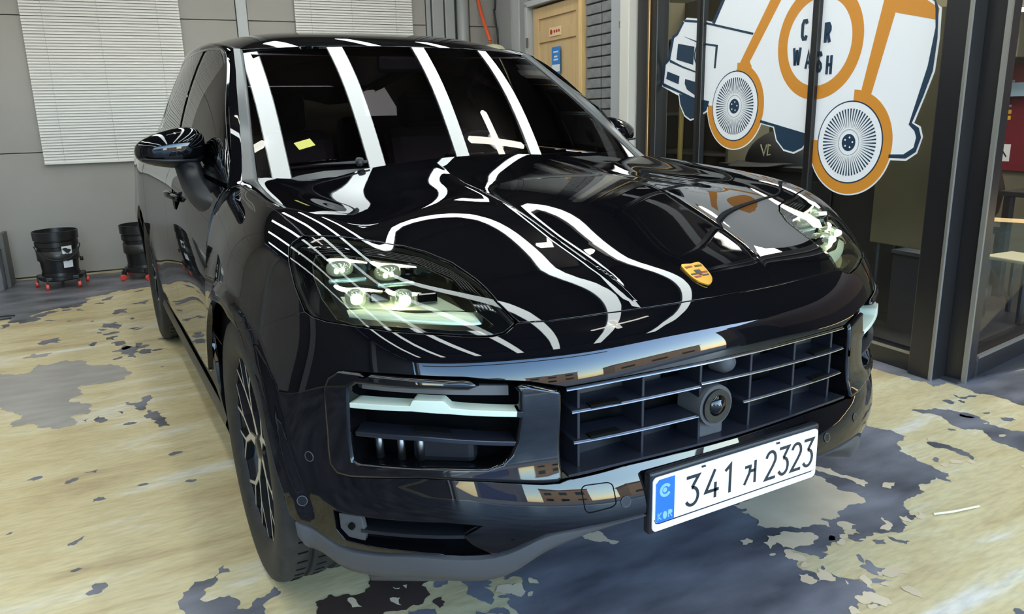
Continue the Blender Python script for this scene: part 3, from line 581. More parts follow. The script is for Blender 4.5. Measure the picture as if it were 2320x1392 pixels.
for sg in (1, -1):
    part(MB().grid([[(sg*-.955, y, .335), (sg*-.965, y, .30), (sg*-.95, y, .245), (sg*-.86, y, .23), (sg*-.80, y, .26)] for y in np.linspace(1.33, 3.36, 12)]).build('side_sill', M['satin'], smooth=True))
    hp = [(-.968, y, 1.005+.012*math.sin((y-2.0)/.24*PI)) for y in np.linspace(2.0, 2.24, 9)]
    h_ = part(MB().tube([(sg*(-.957-.026*math.sin((p[1]-2.0)/.24*PI)), p[1], p[2]-.01) for p in hp], .0125, 8).build('door_handle', M['paint'], smooth=True))
    sub(MB().lathe([(.0001, .010), (.03, .006), (.042, -.004)], (sg*-.958, 2.10, .985), 'x', 20).build('handle_recess', M['gloss'], smooth=True), h_)
# glass of the cabin, pillars and roof
P('windscreen', W, [('uv', u, v) for u, v in [(0, .02), (.25, .02), (.5, .02), (.75, .02), (1, .02), (1, .35), (1, .7), (1, .975), (.9, .99), (.7, .995), (.5, .998), (.3, .995), (.1, .99), (0, .975), (0, .7), (0, .35)]], M['wind'], step=.045, gap=.002, rim=False)
P('roof_panel', RF, [('uv', u, v) for u, v in [(0, .012), (.1, .004), (.3, 0), (.5, 0), (.7, 0), (.9, .004), (1, .012), (1, .3), (1, .6), (1, 1), (.7, 1), (.5, 1), (.3, 1), (0, 1), (0, .6), (0, .3)]], M['paint'], step=.05, gap=.003)
def edge(S, u, vs): return S.raw([u]*len(vs), vs)
for sg in (1, -1):
    vs = np.linspace(0.0, 1.0, 16); a = edge(W, 0, vs); t = np.linspace(0, 1, 16)
    # outer line of the A pillar runs up the front edge of the side glass
    o1 = np.array([(-.875, 1.375, 1.062), (-.829, 1.508, 1.15), (-.803, 1.613, 1.25), (-.791, 1.671, 1.30), (-.756, 1.853, 1.40), (-.734, 1.94, 1.45), (-.701, 2.118, 1.55)])
    o1 = np.array([np.interp(a[:, 2], o1[:, 2], o1[:, k]) for k in range(3)]).T
    md = (a+o1)/2; nn = np.array([-.35, -.75, .55]); nn /= np.linalg.norm(nn)
    rows = [a+nn*-.02, a+nn*.001, a*.96+o1*.04+nn*.008, a*.90+o1*.10+nn*.0115, a*.52+o1*.48+nn*.0125, a*.46+o1*.54+nn*.0115, a*.05+o1*.95+nn*.0015, o1-nn*.004, o1-nn*.03]
    rows = [r*[sg, 1, 1] for r in rows]
    part(MB().grid([list(r) for r in rows[4:]]).build('a_pillar', M['paint'], smooth=True, auto=.25)); part(MB().grid([list(r) for r in rows[:5]]).build('pillar_trim', M['ptrim'], smooth=True, auto=.25))
    # roof rail: closes between the roof panel and the top of the side glass
    vr = np.linspace(0, 1, 24); ra = edge(RF, 0, vr); st_ = edge(SG, 1, np.linspace(0, 1, 24)); top = np.array([np.interp(ra[:, 1], st_[:, 1], st_[:, k]) for k in range(3)]).T
    top[:, 0] = np.where(ra[:, 1] < 2.13, -.703, top[:, 0])
    rows = [ra+[.004, 0, -.006], ra+[0, 0, .002], ra*.6+top*.4+[-.006, 0, .010], ra*.2+top*.8+[-.010, 0, .006], top+[-.008, 0, -.004], top+[.01, 0, -.02]]
    part(MB().grid([list(r*[sg, 1, 1]) for r in rows]).build('roof_rail', M['paint'], smooth=True))
sgl = lambda us, v0, v1: [('uv', u, v) for u, v in us]
for nm, v0, v1, m_ in (('front_side_window', .03, .40, 'privacy'), ('rear_side_window', .425, .74, 'privacy'), ('rear_quarter_window', .765, .96, 'privacy')):
    vv = np.linspace(v0, v1, 6); ol = [('uv', .04, v) for v in vv]+[('uv', .97, v) for v in vv[::-1]]
    P(nm, SG, ol, M[m_], step=.06, gap=.004, rim=False, mirror=True)
for v in (.412, .752):
    P('window_pillar', SG, [('uv', .02, v-.014), ('uv', .02, v+.014), ('uv', .98, v+.014), ('uv', .98, v-.014)], M['gloss'], step=.05, off=-.004, gap=0, mirror=True)
vv = np.linspace(0.0, .97, 14)
P('belt_trim', SG, [('uv', 0., v) for v in vv]+[('uv', .05, v) for v in vv[::-1]], M['gloss'], step=.05, off=.003, gap=0, mirror=True)
P('window_frame', SG, [('uv', .96, v) for v in np.linspace(.0, .98, 14)]+[('uv', 1., v) for v in np.linspace(.0, .98, 14)[::-1]], M['gloss'], step=.05, off=.002, gap=0, mirror=True)
P('mirror_triangle', SG, [('uv', .02, .0), ('uv', .02, .085), ('uv', .55, .06), ('uv', .98, .015), ('uv', .98, .0)], M['gloss'], step=.04, off=.003, gap=0, mirror=True)
# tail: tailgate, rear bumper (unseen side, closed so that reflections and side views hold)
tg = [[(x*f, y, z) for x, f in zip((-.66, -.4, 0, .4, .66), (1, 1, 1, 1, 1))] for y, z in ((4.34, 1.50), (4.58, 1.36), (4.76, 1.16), (4.86, .95), (4.90, .72), (4.88, .50), (4.84, .33))]
tg = [[(x*(.86+.42*min(1, i/2.5)*.9 if abs(x) > .5 else 1), y-(.05 if abs(x) > .5 else 0), z-(.04 if abs(x) > .5 and i == 0 else 0)) for x, y, z in r] for i, r in enumerate(tg)]
part(MB().grid(tg).build('tailgate', M['paint'], smooth=True))
# cowl with wipers, and dark inner body behind every gap
cw = []
for t in np.linspace(-1, 1, 21):
    x = t*.80; hr = np.interp(abs(x), [0, .2, .4, .6, .76, .82], [1.29, 1.30, 1.325, 1.36, 1.385, 1.40]); zr = np.interp(abs(x), [0, .4, .6, .82], [1.13, 1.126, 1.122, 1.09])
    gy = np.interp(abs(x), [0, .28, .56, .78, .82], [1.235, 1.25, 1.29, 1.335, 1.35])+.105
    cw.append([(x, hr-.05, zr-.03), (x, hr+.004, zr-.012), (x, gy+.01, 1.128-.01*abs(t)), (x, gy+.05, 1.115)])
part(MB().grid(cw).build('cowl_panel', M['satin'], smooth=True))
for L in ([(-.70, 1.42, 1.118), (-.52, 1.385, 1.128), (-.40, 1.365, 1.131)], [(-.15, 1.35, 1.128), (.2, 1.35, 1.126), (.5, 1.395, 1.12)]):
    w_ = part(MB().tube(catmull(L, 5), .009, 6).build('wiper_arm', M['satin'], smooth=True)); e = np.array(L[-1])
    sub(MB().tube([np.array(L[0])+[.05, .035, .012], (np.array(L[0])+e)/2+[0, .035, .016], e+[-.05, .035, .014]], .006, 6).build('wiper_blade', M['gloss'], smooth=True), w_)
part(MB().tube([(-.43, 1.37, 1.12), (-.43, 1.365, 1.147)], [.02, .012], 10).build('wiper_pivot', M['satin'], smooth=True))
P('inner_body', N, [('uv', .02, .36), ('uv', .10, .46), ('uv', .06, .55), ('uv', .04, .7), ('uv', .04, .95), ('uv', .3, .93), ('uv', .5, .86), ('uv', .7, .93), ('uv', .96, .95), ('uv', .96, .7), ('uv', .94, .55), ('uv', .90, .46), ('uv', .98, .36)]+[('uv', u, .30) for u in (.8, .66, .5, .34, .2)], M['dark'], off=-.035, step=.06, rim=False, holes=[HL, mx(HL)])
part(MB().box((0, .62, .62), (1.30, .02, .72)).build('bulkhead', M['dark']))
part(MB().box((0, 2.6, .30), (1.60, 3.2, .06)).build('underbody', M['dark']))
for sg in (1, -1):
    for cy in (.905, 3.80):
        part(MB().lathe([(.30, 0), (.455, 0), (.455, .29), (.30, .29)], (sg*-.66 if sg < 0 else -.95, cy, .375), 'x', 28, math.radians(2), math.radians(180)).build('arch_liner', M['dark'], smooth=True, auto=.8))
# cabin seen dimly through the glass
part(MB().grid([[(x, y, z) for x in (-.76, -.4, 0, .4, .76)] for y, z in ((1.36, 1.07), (1.55, 1.10), (1.75, 1.09), (1.80, .98), (1.75, .7))]).build('dashboard', M['trimin'], smooth=True))
for sx in (-.38, .38):
    part(MB().box((sx, 2.62, .92), (.48, .16, .62), np.array([[1, 0, 0], [0, .97, .24], [0, -.24, .97]])).build('front_seat', M['seat'], bevel=.06))
    part(MB().box((sx, 2.74, 1.31), (.27, .10, .19)).build('head_restraint', M['seat'], bevel=.04))
    part(MB().box((sx, 3.42, .98), (.52, .14, .62)).build('rear_seat', M['seat'], bevel=.05))
part(MB().tube([(.38+.19*math.cos(a), 1.98+.07*math.sin(a), 1.03+.17*math.sin(a)) for a in np.linspace(0, 2*PI, 25)], .015, 8, False).build('steering_wheel', M['trimin'], smooth=True))
part(MB().box((0, 2.02, 1.50), (.22, .04, .07)).build('rear_view_mirror', M['trimin'], bevel=.015))
part(MB().box((0, 2.9, .72), (1.56, 2.3, .02)).build('cabin_floor', M['trimin']))
part(MB().grid([[(x, y, z) for x in (-.62, -.3, 0, .3, .62)] for y, z in ((2.02, 1.53), (2.4, 1.60), (2.9, 1.645), (3.5, 1.63), (4.2, 1.50))]).build('headlining', M['seat'], smooth=True))
p, n = W.ev(*[np.array([c]) for c in W.inv((-.583, 1.484, 1.195))]); p, n = p[0], n[0]; e1 = np.array([1., .22, .05]); e1 -= n*(e1@n); e1 /= np.linalg.norm(e1); e2 = np.cross(n, e1)
part(MB().prism([(-.030, -.021), (.030, -.021), (.030, .021), (-.030, .021)], p+n*.0015, e1, e2, n*.0008).build('parking_sticker', M['stick']))

# ------------------------------------------------------------------ door mirrors
def mirror_head(sg):
    c = np.array([-.975, 1.845, 1.182]); rows = []; top = []; bot = []
    for a in np.linspace(0, PI, 13):                       # sections from the tip to the root
        t = -math.cos(a); x = c[0]+.118*t; s = max(math.sin(a), .06)**.62
        hz = .086*s*(.80+.22*t); dy = .085*s; zc = c[2]+.014*t+.012*(1-t)*.5
        rows.append([(sg*x, c[1]+(-dy if q < 0 else .035)*abs(math.cos(b))**.8*1., zc+hz*(1. if math.sin(b) > 0 else .98)*math.copysign(abs(math.sin(b))**.8, math.sin(b))) for b in np.linspace(0, 2*PI, 24, endpoint=False) for q in [-math.cos(b)]])
    b = MB().grid(rows, closed=True); k = (len(rows)-1)*24; b.F += [tuple(range(24))[::-1], tuple(k+i for i in range(24))]
    full = b.build('side_mirror', M['paint'], smooth=True); full.data.materials.append(M['satin'])
    o = part(full)
    cap_z = 1.158
    for p_ in o.data.polygons:
        z = sum(o.data.vertices[v].co.z for v in p_.vertices)/len(p_.vertices)
        if z < cap_z: p_.material_index = 1
    sub(MB().tube([(sg*-1.075, 1.78, 1.155), (sg*-1.0, 1.757, 1.150), (sg*-.90, 1.762, 1.146)], .005, 6).build('mirror_indicator', M['satin'], smooth=True), o)
    arm = catmull([(sg*-.925, 1.82, 1.12), (sg*-.918, 1.74, 1.055), (sg*-.905, 1.60, 1.015), (sg*-.872, 1.46, 1.0), (sg*-.83, 1.40, .995)], 4); m_ = len(arm)
    sub(MB().tube(arm, [.046-.006*i/m_ for i in range(m_)], 14).build('mirror_arm', M['satin'], smooth=True), o)
    sub(MB().prism([(-.08, -.035), (.08, -.035), (.08, .04), (-.06, .045)], (sg*-.965, 1.882, 1.185), EX, EZ, (0, .003, 0)).build('mirror_glass', M['chrome']), o)
    return o
mirror_head(1); mirror_head(-1)

# ------------------------------------------------------------------ wheels
def wheel(x, y, sg):
    R0, zc = .378, .376; o = sg                             # sg = 1: the car's right side (x < 0), faces -x
    T_ = [(.262, .118), (.268, .130), (.290, .1405), (.325, .1465), (.350, .1445), (.364, .139), (.372, .130), (.376, .118), (.377, .074), (.368, .071), (.368, .063), (.377, .060), (.377, .012), (.368, .009), (.368, -.009), (.377, -.012), (.377, -.060), (.368, -.063), (.368, -.071), (.376, -.074), (.376, -.100), (.366, -.130), (.345, -.142), (.30, -.140), (.262, -.118)]
    w = part(empty('wheel')); sub(MB().lathe([(r, -o*h) for r, h in T_], (x, y, zc), 'x', 56).build('tyre', M['rubber'], smooth=True, auto=.7), w)
    sub(MB().lathe([(r, -o*h) for r, h in [(.263, .120), (.268, .124), (.268, .116), (.258, .108), (.250, .09), (.247, .0), (.250, -.10), (.262, -.118)]], (x, y, zc), 'x', 56).build('rim', M['rim'], smooth=True, auto=.9), w)
    sub(MB().lathe([(r, -o*h) for r, h in [(.266, .1215), (.268, .1245), (.272, .1225)]], (x, y, zc), 'x', 56).build('rim_edge', M['spokeface'], smooth=True), w)
    tread = MB()
    for i in range(56):
        a = 2*PI*i/56; 
        for h in (-.09, -.036, .036, .09): tread.box((x-o*h, y-.3765*math.cos(a), zc+.3765*math.sin(a)), (.026, .004, .0035), np.array([[1, 0, 0], [0, math.sin(a), -math.cos(a)], [0, math.cos(a), math.sin(a)]]))
    sub(tag(tread.build('tread_cut', M['dark']), kind='stuff'), w)
    d = -o
    f = lambda r, a, h: np.array([x+d*h, y-r*math.cos(a), zc+r*math.sin(a)])
    for k in range(5):
        a0 = math.radians(90+72*k+18); b = MB(); c = MB()
        def bar(r1, a1, r2, a2, w1, w2, h1, h2, th=.020):
            A, B = f(r1, a1, h1), f(r2, a2, h2); t = B-A; t /= np.linalg.norm(t); s_ = np.cross(t, [1., 0, 0]); s_ /= np.linalg.norm(s_); z_ = np.array([d, 0, 0.])
            V = [A+s_*w1/2, A-s_*w1/2, B-s_*w2/2, B+s_*w2/2]; back = [v-z_*th for v in V]
            b.add(V+back, [(0, 1, 2, 3), (7, 6, 5, 4), (0, 4, 5, 1), (1, 5, 6, 2), (2, 6, 7, 3), (3, 7, 4, 0)])
            c.add([v+z_*.0008 for v in [A+s_*w1*.36, A-s_*w1*.36, B-s_*w2*.36, B+s_*w2*.36]], [(0, 1, 2, 3)])
        g = math.radians
        bar(.030, a0, .105, a0, .046, .030, .112, .116)
        for s1 in (-1, 1):
            bar(.100, a0, .175, a0+s1*g(13), .024, .017, .116, .120)
            bar(.172, a0+s1*g(13), .262, a0+s1*g(9), .015, .013, .120, .121)
            bar(.172, a0+s1*g(13), .262, a0+s1*g(28), .015, .013, .120, .121)
        s = sub(b.build('spoke', M['rim']), w); sub(c.build('spoke_face', M['spokeface']), w)
    sub(MB().lathe([(.0001, d*.121), (.026, d*.120), (.032, d*.116), (.05, d*.108), (.055, d*.06)], (x, y, zc), 'x', 28).build('hub_cap', M['rim'], smooth=True, auto=.7), w)
    sub(MB().lathe([(.05, d*.03), (.185, d*.03), (.185, d*.0), (.05, 0)], (x, y, zc), 'x', 40).build('brake_disc', M['disc'], smooth=True, auto=.7), w)
    cal = MB(); rows = []
    for a in np.radians(np.linspace(115, 200, 12)): rows.append([f(r, a, h) for r, h in ((.12, .085), (.205, .082), (.20, -.01), (.12, -.01))])
    tag(sub(cal.grid(rows, closed=True).build('brake_caliper', M['red'], smooth=True, auto=.6), w), 'red brake caliper')
    return w
for x, y, sg in ((-.822, .905, 1), (.822, .905, -1), (-.826, 3.80, 1), (.826, 3.80, -1)): wheel(x, y, sg)
# ------------------------------------------------------------------ the room: its own frame, a little turned against the car
TH = math.atan(.083); RO = np.array([2.203, .9, 0]); RBv = np.array([math.sin(TH), math.cos(TH), 0]); RRv = np.array([math.cos(TH), -math.sin(TH), 0])
def RP(r, b, z): return RO+RRv*r+RBv*b+np.array([0, 0, z])
RA_ = np.stack([RRv, RBv, [0, 0, 1.]], 1)
def rbox(mb, c, d): return mb.box(RP(*c), d, RA_)
def R1(name, c, d, m, parent=None, bevel=0): return rbox(MB(), c, d).build(name, m, parent, bevel=bevel)
ZC = 3.3; BB = 5.26; LW = -4.56; FARL = -6.4; FRONT = -5.0
K = dict(
    wallgrey=noise_mat('wall_panel_grey', srgb(158, 152, 145), srgb(150, 144, 137), 1.5, .55, 3, spec=.3),
    wallgrey2=mat('wall_metal_grey', srgb(150, 150, 148), .4), jamb=mat('trim_grey', srgb(175, 176, 175), .4), seal=mat('joint_dark', srgb(95, 94, 90), .7),
    brick=noise_mat('painted_brick', srgb(128, 128, 128), srgb(112, 112, 113), 14, .6, 4, bump=.25, bscale=60), mortar=mat('painted_mortar', srgb(92, 92, 93), .8),
    wood=noise_mat('door_wood', srgb(205, 172, 126), srgb(195, 162, 116), 6, .45, 4, (3, 3, .3)), woodl=noise_mat('door_trim_wood', srgb(228, 190, 130), srgb(214, 176, 118), 6, .4, 4, (3, 3, .3)),
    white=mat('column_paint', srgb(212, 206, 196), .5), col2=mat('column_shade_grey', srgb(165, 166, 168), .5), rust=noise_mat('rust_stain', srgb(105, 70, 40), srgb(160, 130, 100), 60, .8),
    frame=mat('bronze_frame', (.013, .012, .013), .28, spec=.6), gold=mat('gold_edge', (.42, .26, .12), .28, .9), bright=mat('aluminium_bead', (.30, .28, .25), .35, .6),
    pane=glass('shop_glass', (.86, .88, .86), 1.35), blind=mat('blind_white', srgb(222, 217, 210), .5), cord=mat('blind_cord', srgb(190, 192, 188), .6),
    bucket=mat('bucket_black', (.012, .012, .013), .32), wheelr=mat('caster_red', srgb(225, 75, 60), .4), lab=mat('label_white', srgb(225, 225, 225), .5), ink=mat('label_ink', (.02, .02, .02), .5),
    farwall=mat('far_wall_dark', (.05, .05, .052), .6),
    ceil=mat('ceiling_dark', (.045, .042, .04), .7), ceilbeam=mat('ceiling_brown', (.05, .033, .028), .6),
    navy=mat('sticker_navy', srgb(26, 52, 74), .45), sor=mat('sticker_orange', srgb(205, 135, 45), .45), sw=mat('sticker_white', srgb(232, 232, 236), .45), sgrey=mat('sticker_grey', srgb(160, 162, 168), .45),
    olive=noise_mat('shop_olive_wall', srgb(112, 106, 86), srgb(100, 96, 78), 2, .7, 3), olive2=noise_mat('olive_board', srgb(104, 101, 78), srgb(112, 104, 84), 3, .7, 2),
    shopdk=mat('counter_charcoal', (.026, .026, .027), .5), shopfl=noise_mat('shop_floor', srgb(72, 72, 76), srgb(58, 58, 62), 3, .3), poster=mat('poster_red', srgb(110, 22, 34), .5), yellow=mat('poster_yellow', srgb(225, 175, 45), .5),
    skyb=mat('notice_blue', srgb(70, 130, 200), .4), blue2=mat('door_sign_blue', srgb(38, 125, 200), .4), sign=mat('door_sign_cream', srgb(226, 196, 150), .5), orange=mat('orange_hose', srgb(222, 92, 52), .4), cable=mat('black_cable', (.015, .015, .015), .5),
    cream=mat('cream_shell', srgb(222, 212, 176), .4), table=noise_mat('desk_wood', srgb(190, 140, 90), srgb(165, 118, 72), 5, .4, 4, (1, 8, 1)), pot=mat('brown_pot', (.05, .028, .02), .45), dkfl=mat('cap_black', (.010, .010, .011), .7),
    pole=mat('yellow_pole', srgb(190, 165, 90), .45), lamp=mat('lit_tube', (.9, .95, .95), .4, emit=(.91, 1.0, .995), estr=STRIP_POWER), warm=mat('lit_tube_warm', (.95, .95, .9), .4, emit=(1., .98, .88), estr=STRIP_POWER), body=mat('lamp_body', (.7, .7, .7), .5),
    tan=noise_mat('sunlit_plaster', srgb(200, 165, 130), srgb(188, 150, 118), 2, .8), gb=mat('house_grey', srgb(120, 120, 125), .8), asphalt=noise_mat('yard_asphalt', srgb(150, 140, 126), srgb(136, 127, 115), 4, .9), win=mat('house_window', (.02, .025, .03), .1), shut=mat('shutter_blue', srgb(70, 80, 120), .5), redb=mat('sign_red', srgb(180, 40, 30), .5),
)
# floor with worn paint: the beige coat is the floor, blue-grey remnants are thin flakes, dark brown patches are painted shade under the bumper
def floor_mat():
    m = mat('floor_beige', (.5, .42, .26, 1), .34, spec=.45); nt = m.node_tree; b = nt.nodes['Principled BSDF']; N_ = nt.nodes.new; L_ = nt.links.new
    tc = N_('ShaderNodeTexCoord'); mp = N_('ShaderNodeMapping'); mp.inputs['Rotation'].default_value = (0, 0, math.radians(58)); mp.inputs['Scale'].default_value = (.55, 2.6, 1)
    n1 = N_('ShaderNodeTexNoise'); n1.inputs['Scale'].default_value = 2.2; n1.inputs['Detail'].default_value = 8; n1.inputs['Roughness'].default_value = .62; n1.inputs['Distortion'].default_value = .5
    r1 = N_('ShaderNodeValToRGB'); e = r1.color_ramp.elements
    e[0].position = .30; e[0].color = srgb(176, 150, 112); e[1].position = .70; e[1].color = srgb(222, 214, 200)
    for p, c in ((.44, srgb(204, 183, 136)), (.55, srgb(211, 194, 150)), (.61, srgb(217, 204, 174))): q = e.new(p); q.color = c
    n2 = N_('ShaderNodeTexNoise'); n2.inputs['Scale'].default_value = 28; n2.inputs['Detail'].default_value = 6
    r2 = N_('ShaderNodeValToRGB'); r2.color_ramp.elements[0].position = .3; r2.color_ramp.elements[0].color = (.80, .80, .80, 1); r2.color_ramp.elements[1].position = .6; r2.color_ramp.elements[1].color = (1, 1, 1, 1)
    n3 = N_('ShaderNodeTexNoise'); n3.inputs['Scale'].default_value = 9; n3.inputs['Detail'].default_value = 10; n3.inputs['Roughness'].default_value = .75
    r3 = N_('ShaderNodeValToRGB'); r3.color_ramp.elements[0].position = .685; r3.color_ramp.elements[0].color = (1, 1, 1, 1); r3.color_ramp.elements[1].position = .70; r3.color_ramp.elements[1].color = (.28, .30, .36, 1)
    mu = N_('ShaderNodeMix'); mu.data_type = 'RGBA'; mu.blend_type = 'MULTIPLY'; mu.inputs[0].default_value = 1; m2 = N_('ShaderNodeMix'); m2.data_type = 'RGBA'; m2.blend_type = 'MULTIPLY'; m2.inputs[0].default_value = 1
    L_(tc.outputs['Object'], mp.inputs[0]); L_(mp.outputs[0], n1.inputs[0]); L_(n1.outputs[0], r1.inputs[0]); L_(mp.outputs[0], n2.inputs[0]); L_(n2.outputs[0], r2.inputs[0]); L_(mp.outputs[0], n3.inputs[0]); L_(n3.outputs[0], r3.inputs[0])
    L_(r1.outputs[0], mu.inputs[6]); L_(r2.outputs[0], mu.inputs[7]); L_(mu.outputs[2], m2.inputs[6]); L_(r3.outputs[0], m2.inputs[7]); L_(m2.outputs[2], b.inputs['Base Color'])
    rr = N_('ShaderNodeMapRange'); rr.inputs[3].default_value = .22; rr.inputs[4].default_value = .5; L_(n1.outputs[0], rr.inputs[0]); L_(rr.outputs[0], b.inputs['Roughness'])
    bp = N_('ShaderNodeBump'); bp.inputs['Strength'].default_value = .18; bp.inputs['Distance'].default_value = .004; L_(n2.outputs[0], bp.inputs['Height']); L_(bp.outputs[0], b.inputs['Normal'])
    return m
KF = {'blue': noise_mat('flake_bluegrey', srgb(66, 66, 70), srgb(132, 129, 134), 2.6, .38, 10, (1, 2.4, 1), bump=.1, lo=.32, hi=.70), 'brown': noise_mat('shade_brown', srgb(52, 42, 38), srgb(74, 60, 52), 4, .35, 6), 'grey': noise_mat('bare_grey', srgb(148, 140, 130), srgb(160, 153, 144), 5, .6, 6, (1, 3, 1)), 'beige2': noise_mat('old_beige', srgb(222, 200, 166), srgb(205, 182, 150), 5, .4, 6)}
fl_ = [RP(FARL-.1, FRONT-1.5, 0), RP(6.0, FRONT-1.5, 0), RP(6.0, BB+.1, 0), RP(FARL-.1, BB+.1, 0)]
floor = tag(MB().add(fl_+[p-np.array([0, 0, .1]) for p in fl_], [(0, 1, 2, 3), (7, 6, 5, 4), (0, 4, 5, 1), (1, 5, 6, 2), (2, 6, 7, 3), (3, 7, 4, 0)]).build('floor', floor_mat()), kind='structure')
rg = random.Random(3)
def ragged(P, k=4):
    P = [np.array(p, float) for p in P]
    for it in range(k):
        out = []
        for i in range(len(P)):
            a, b = P[i], P[(i+1) % len(P)]; L = np.linalg.norm(b-a); out.append(a)
            if L > .014: n = np.array([-(b-a)[1], (b-a)[0]])/L; out.append((a+b)/2+n*rg.uniform(-1, 1)*min(L*.26, .034))
        P = out
    return P
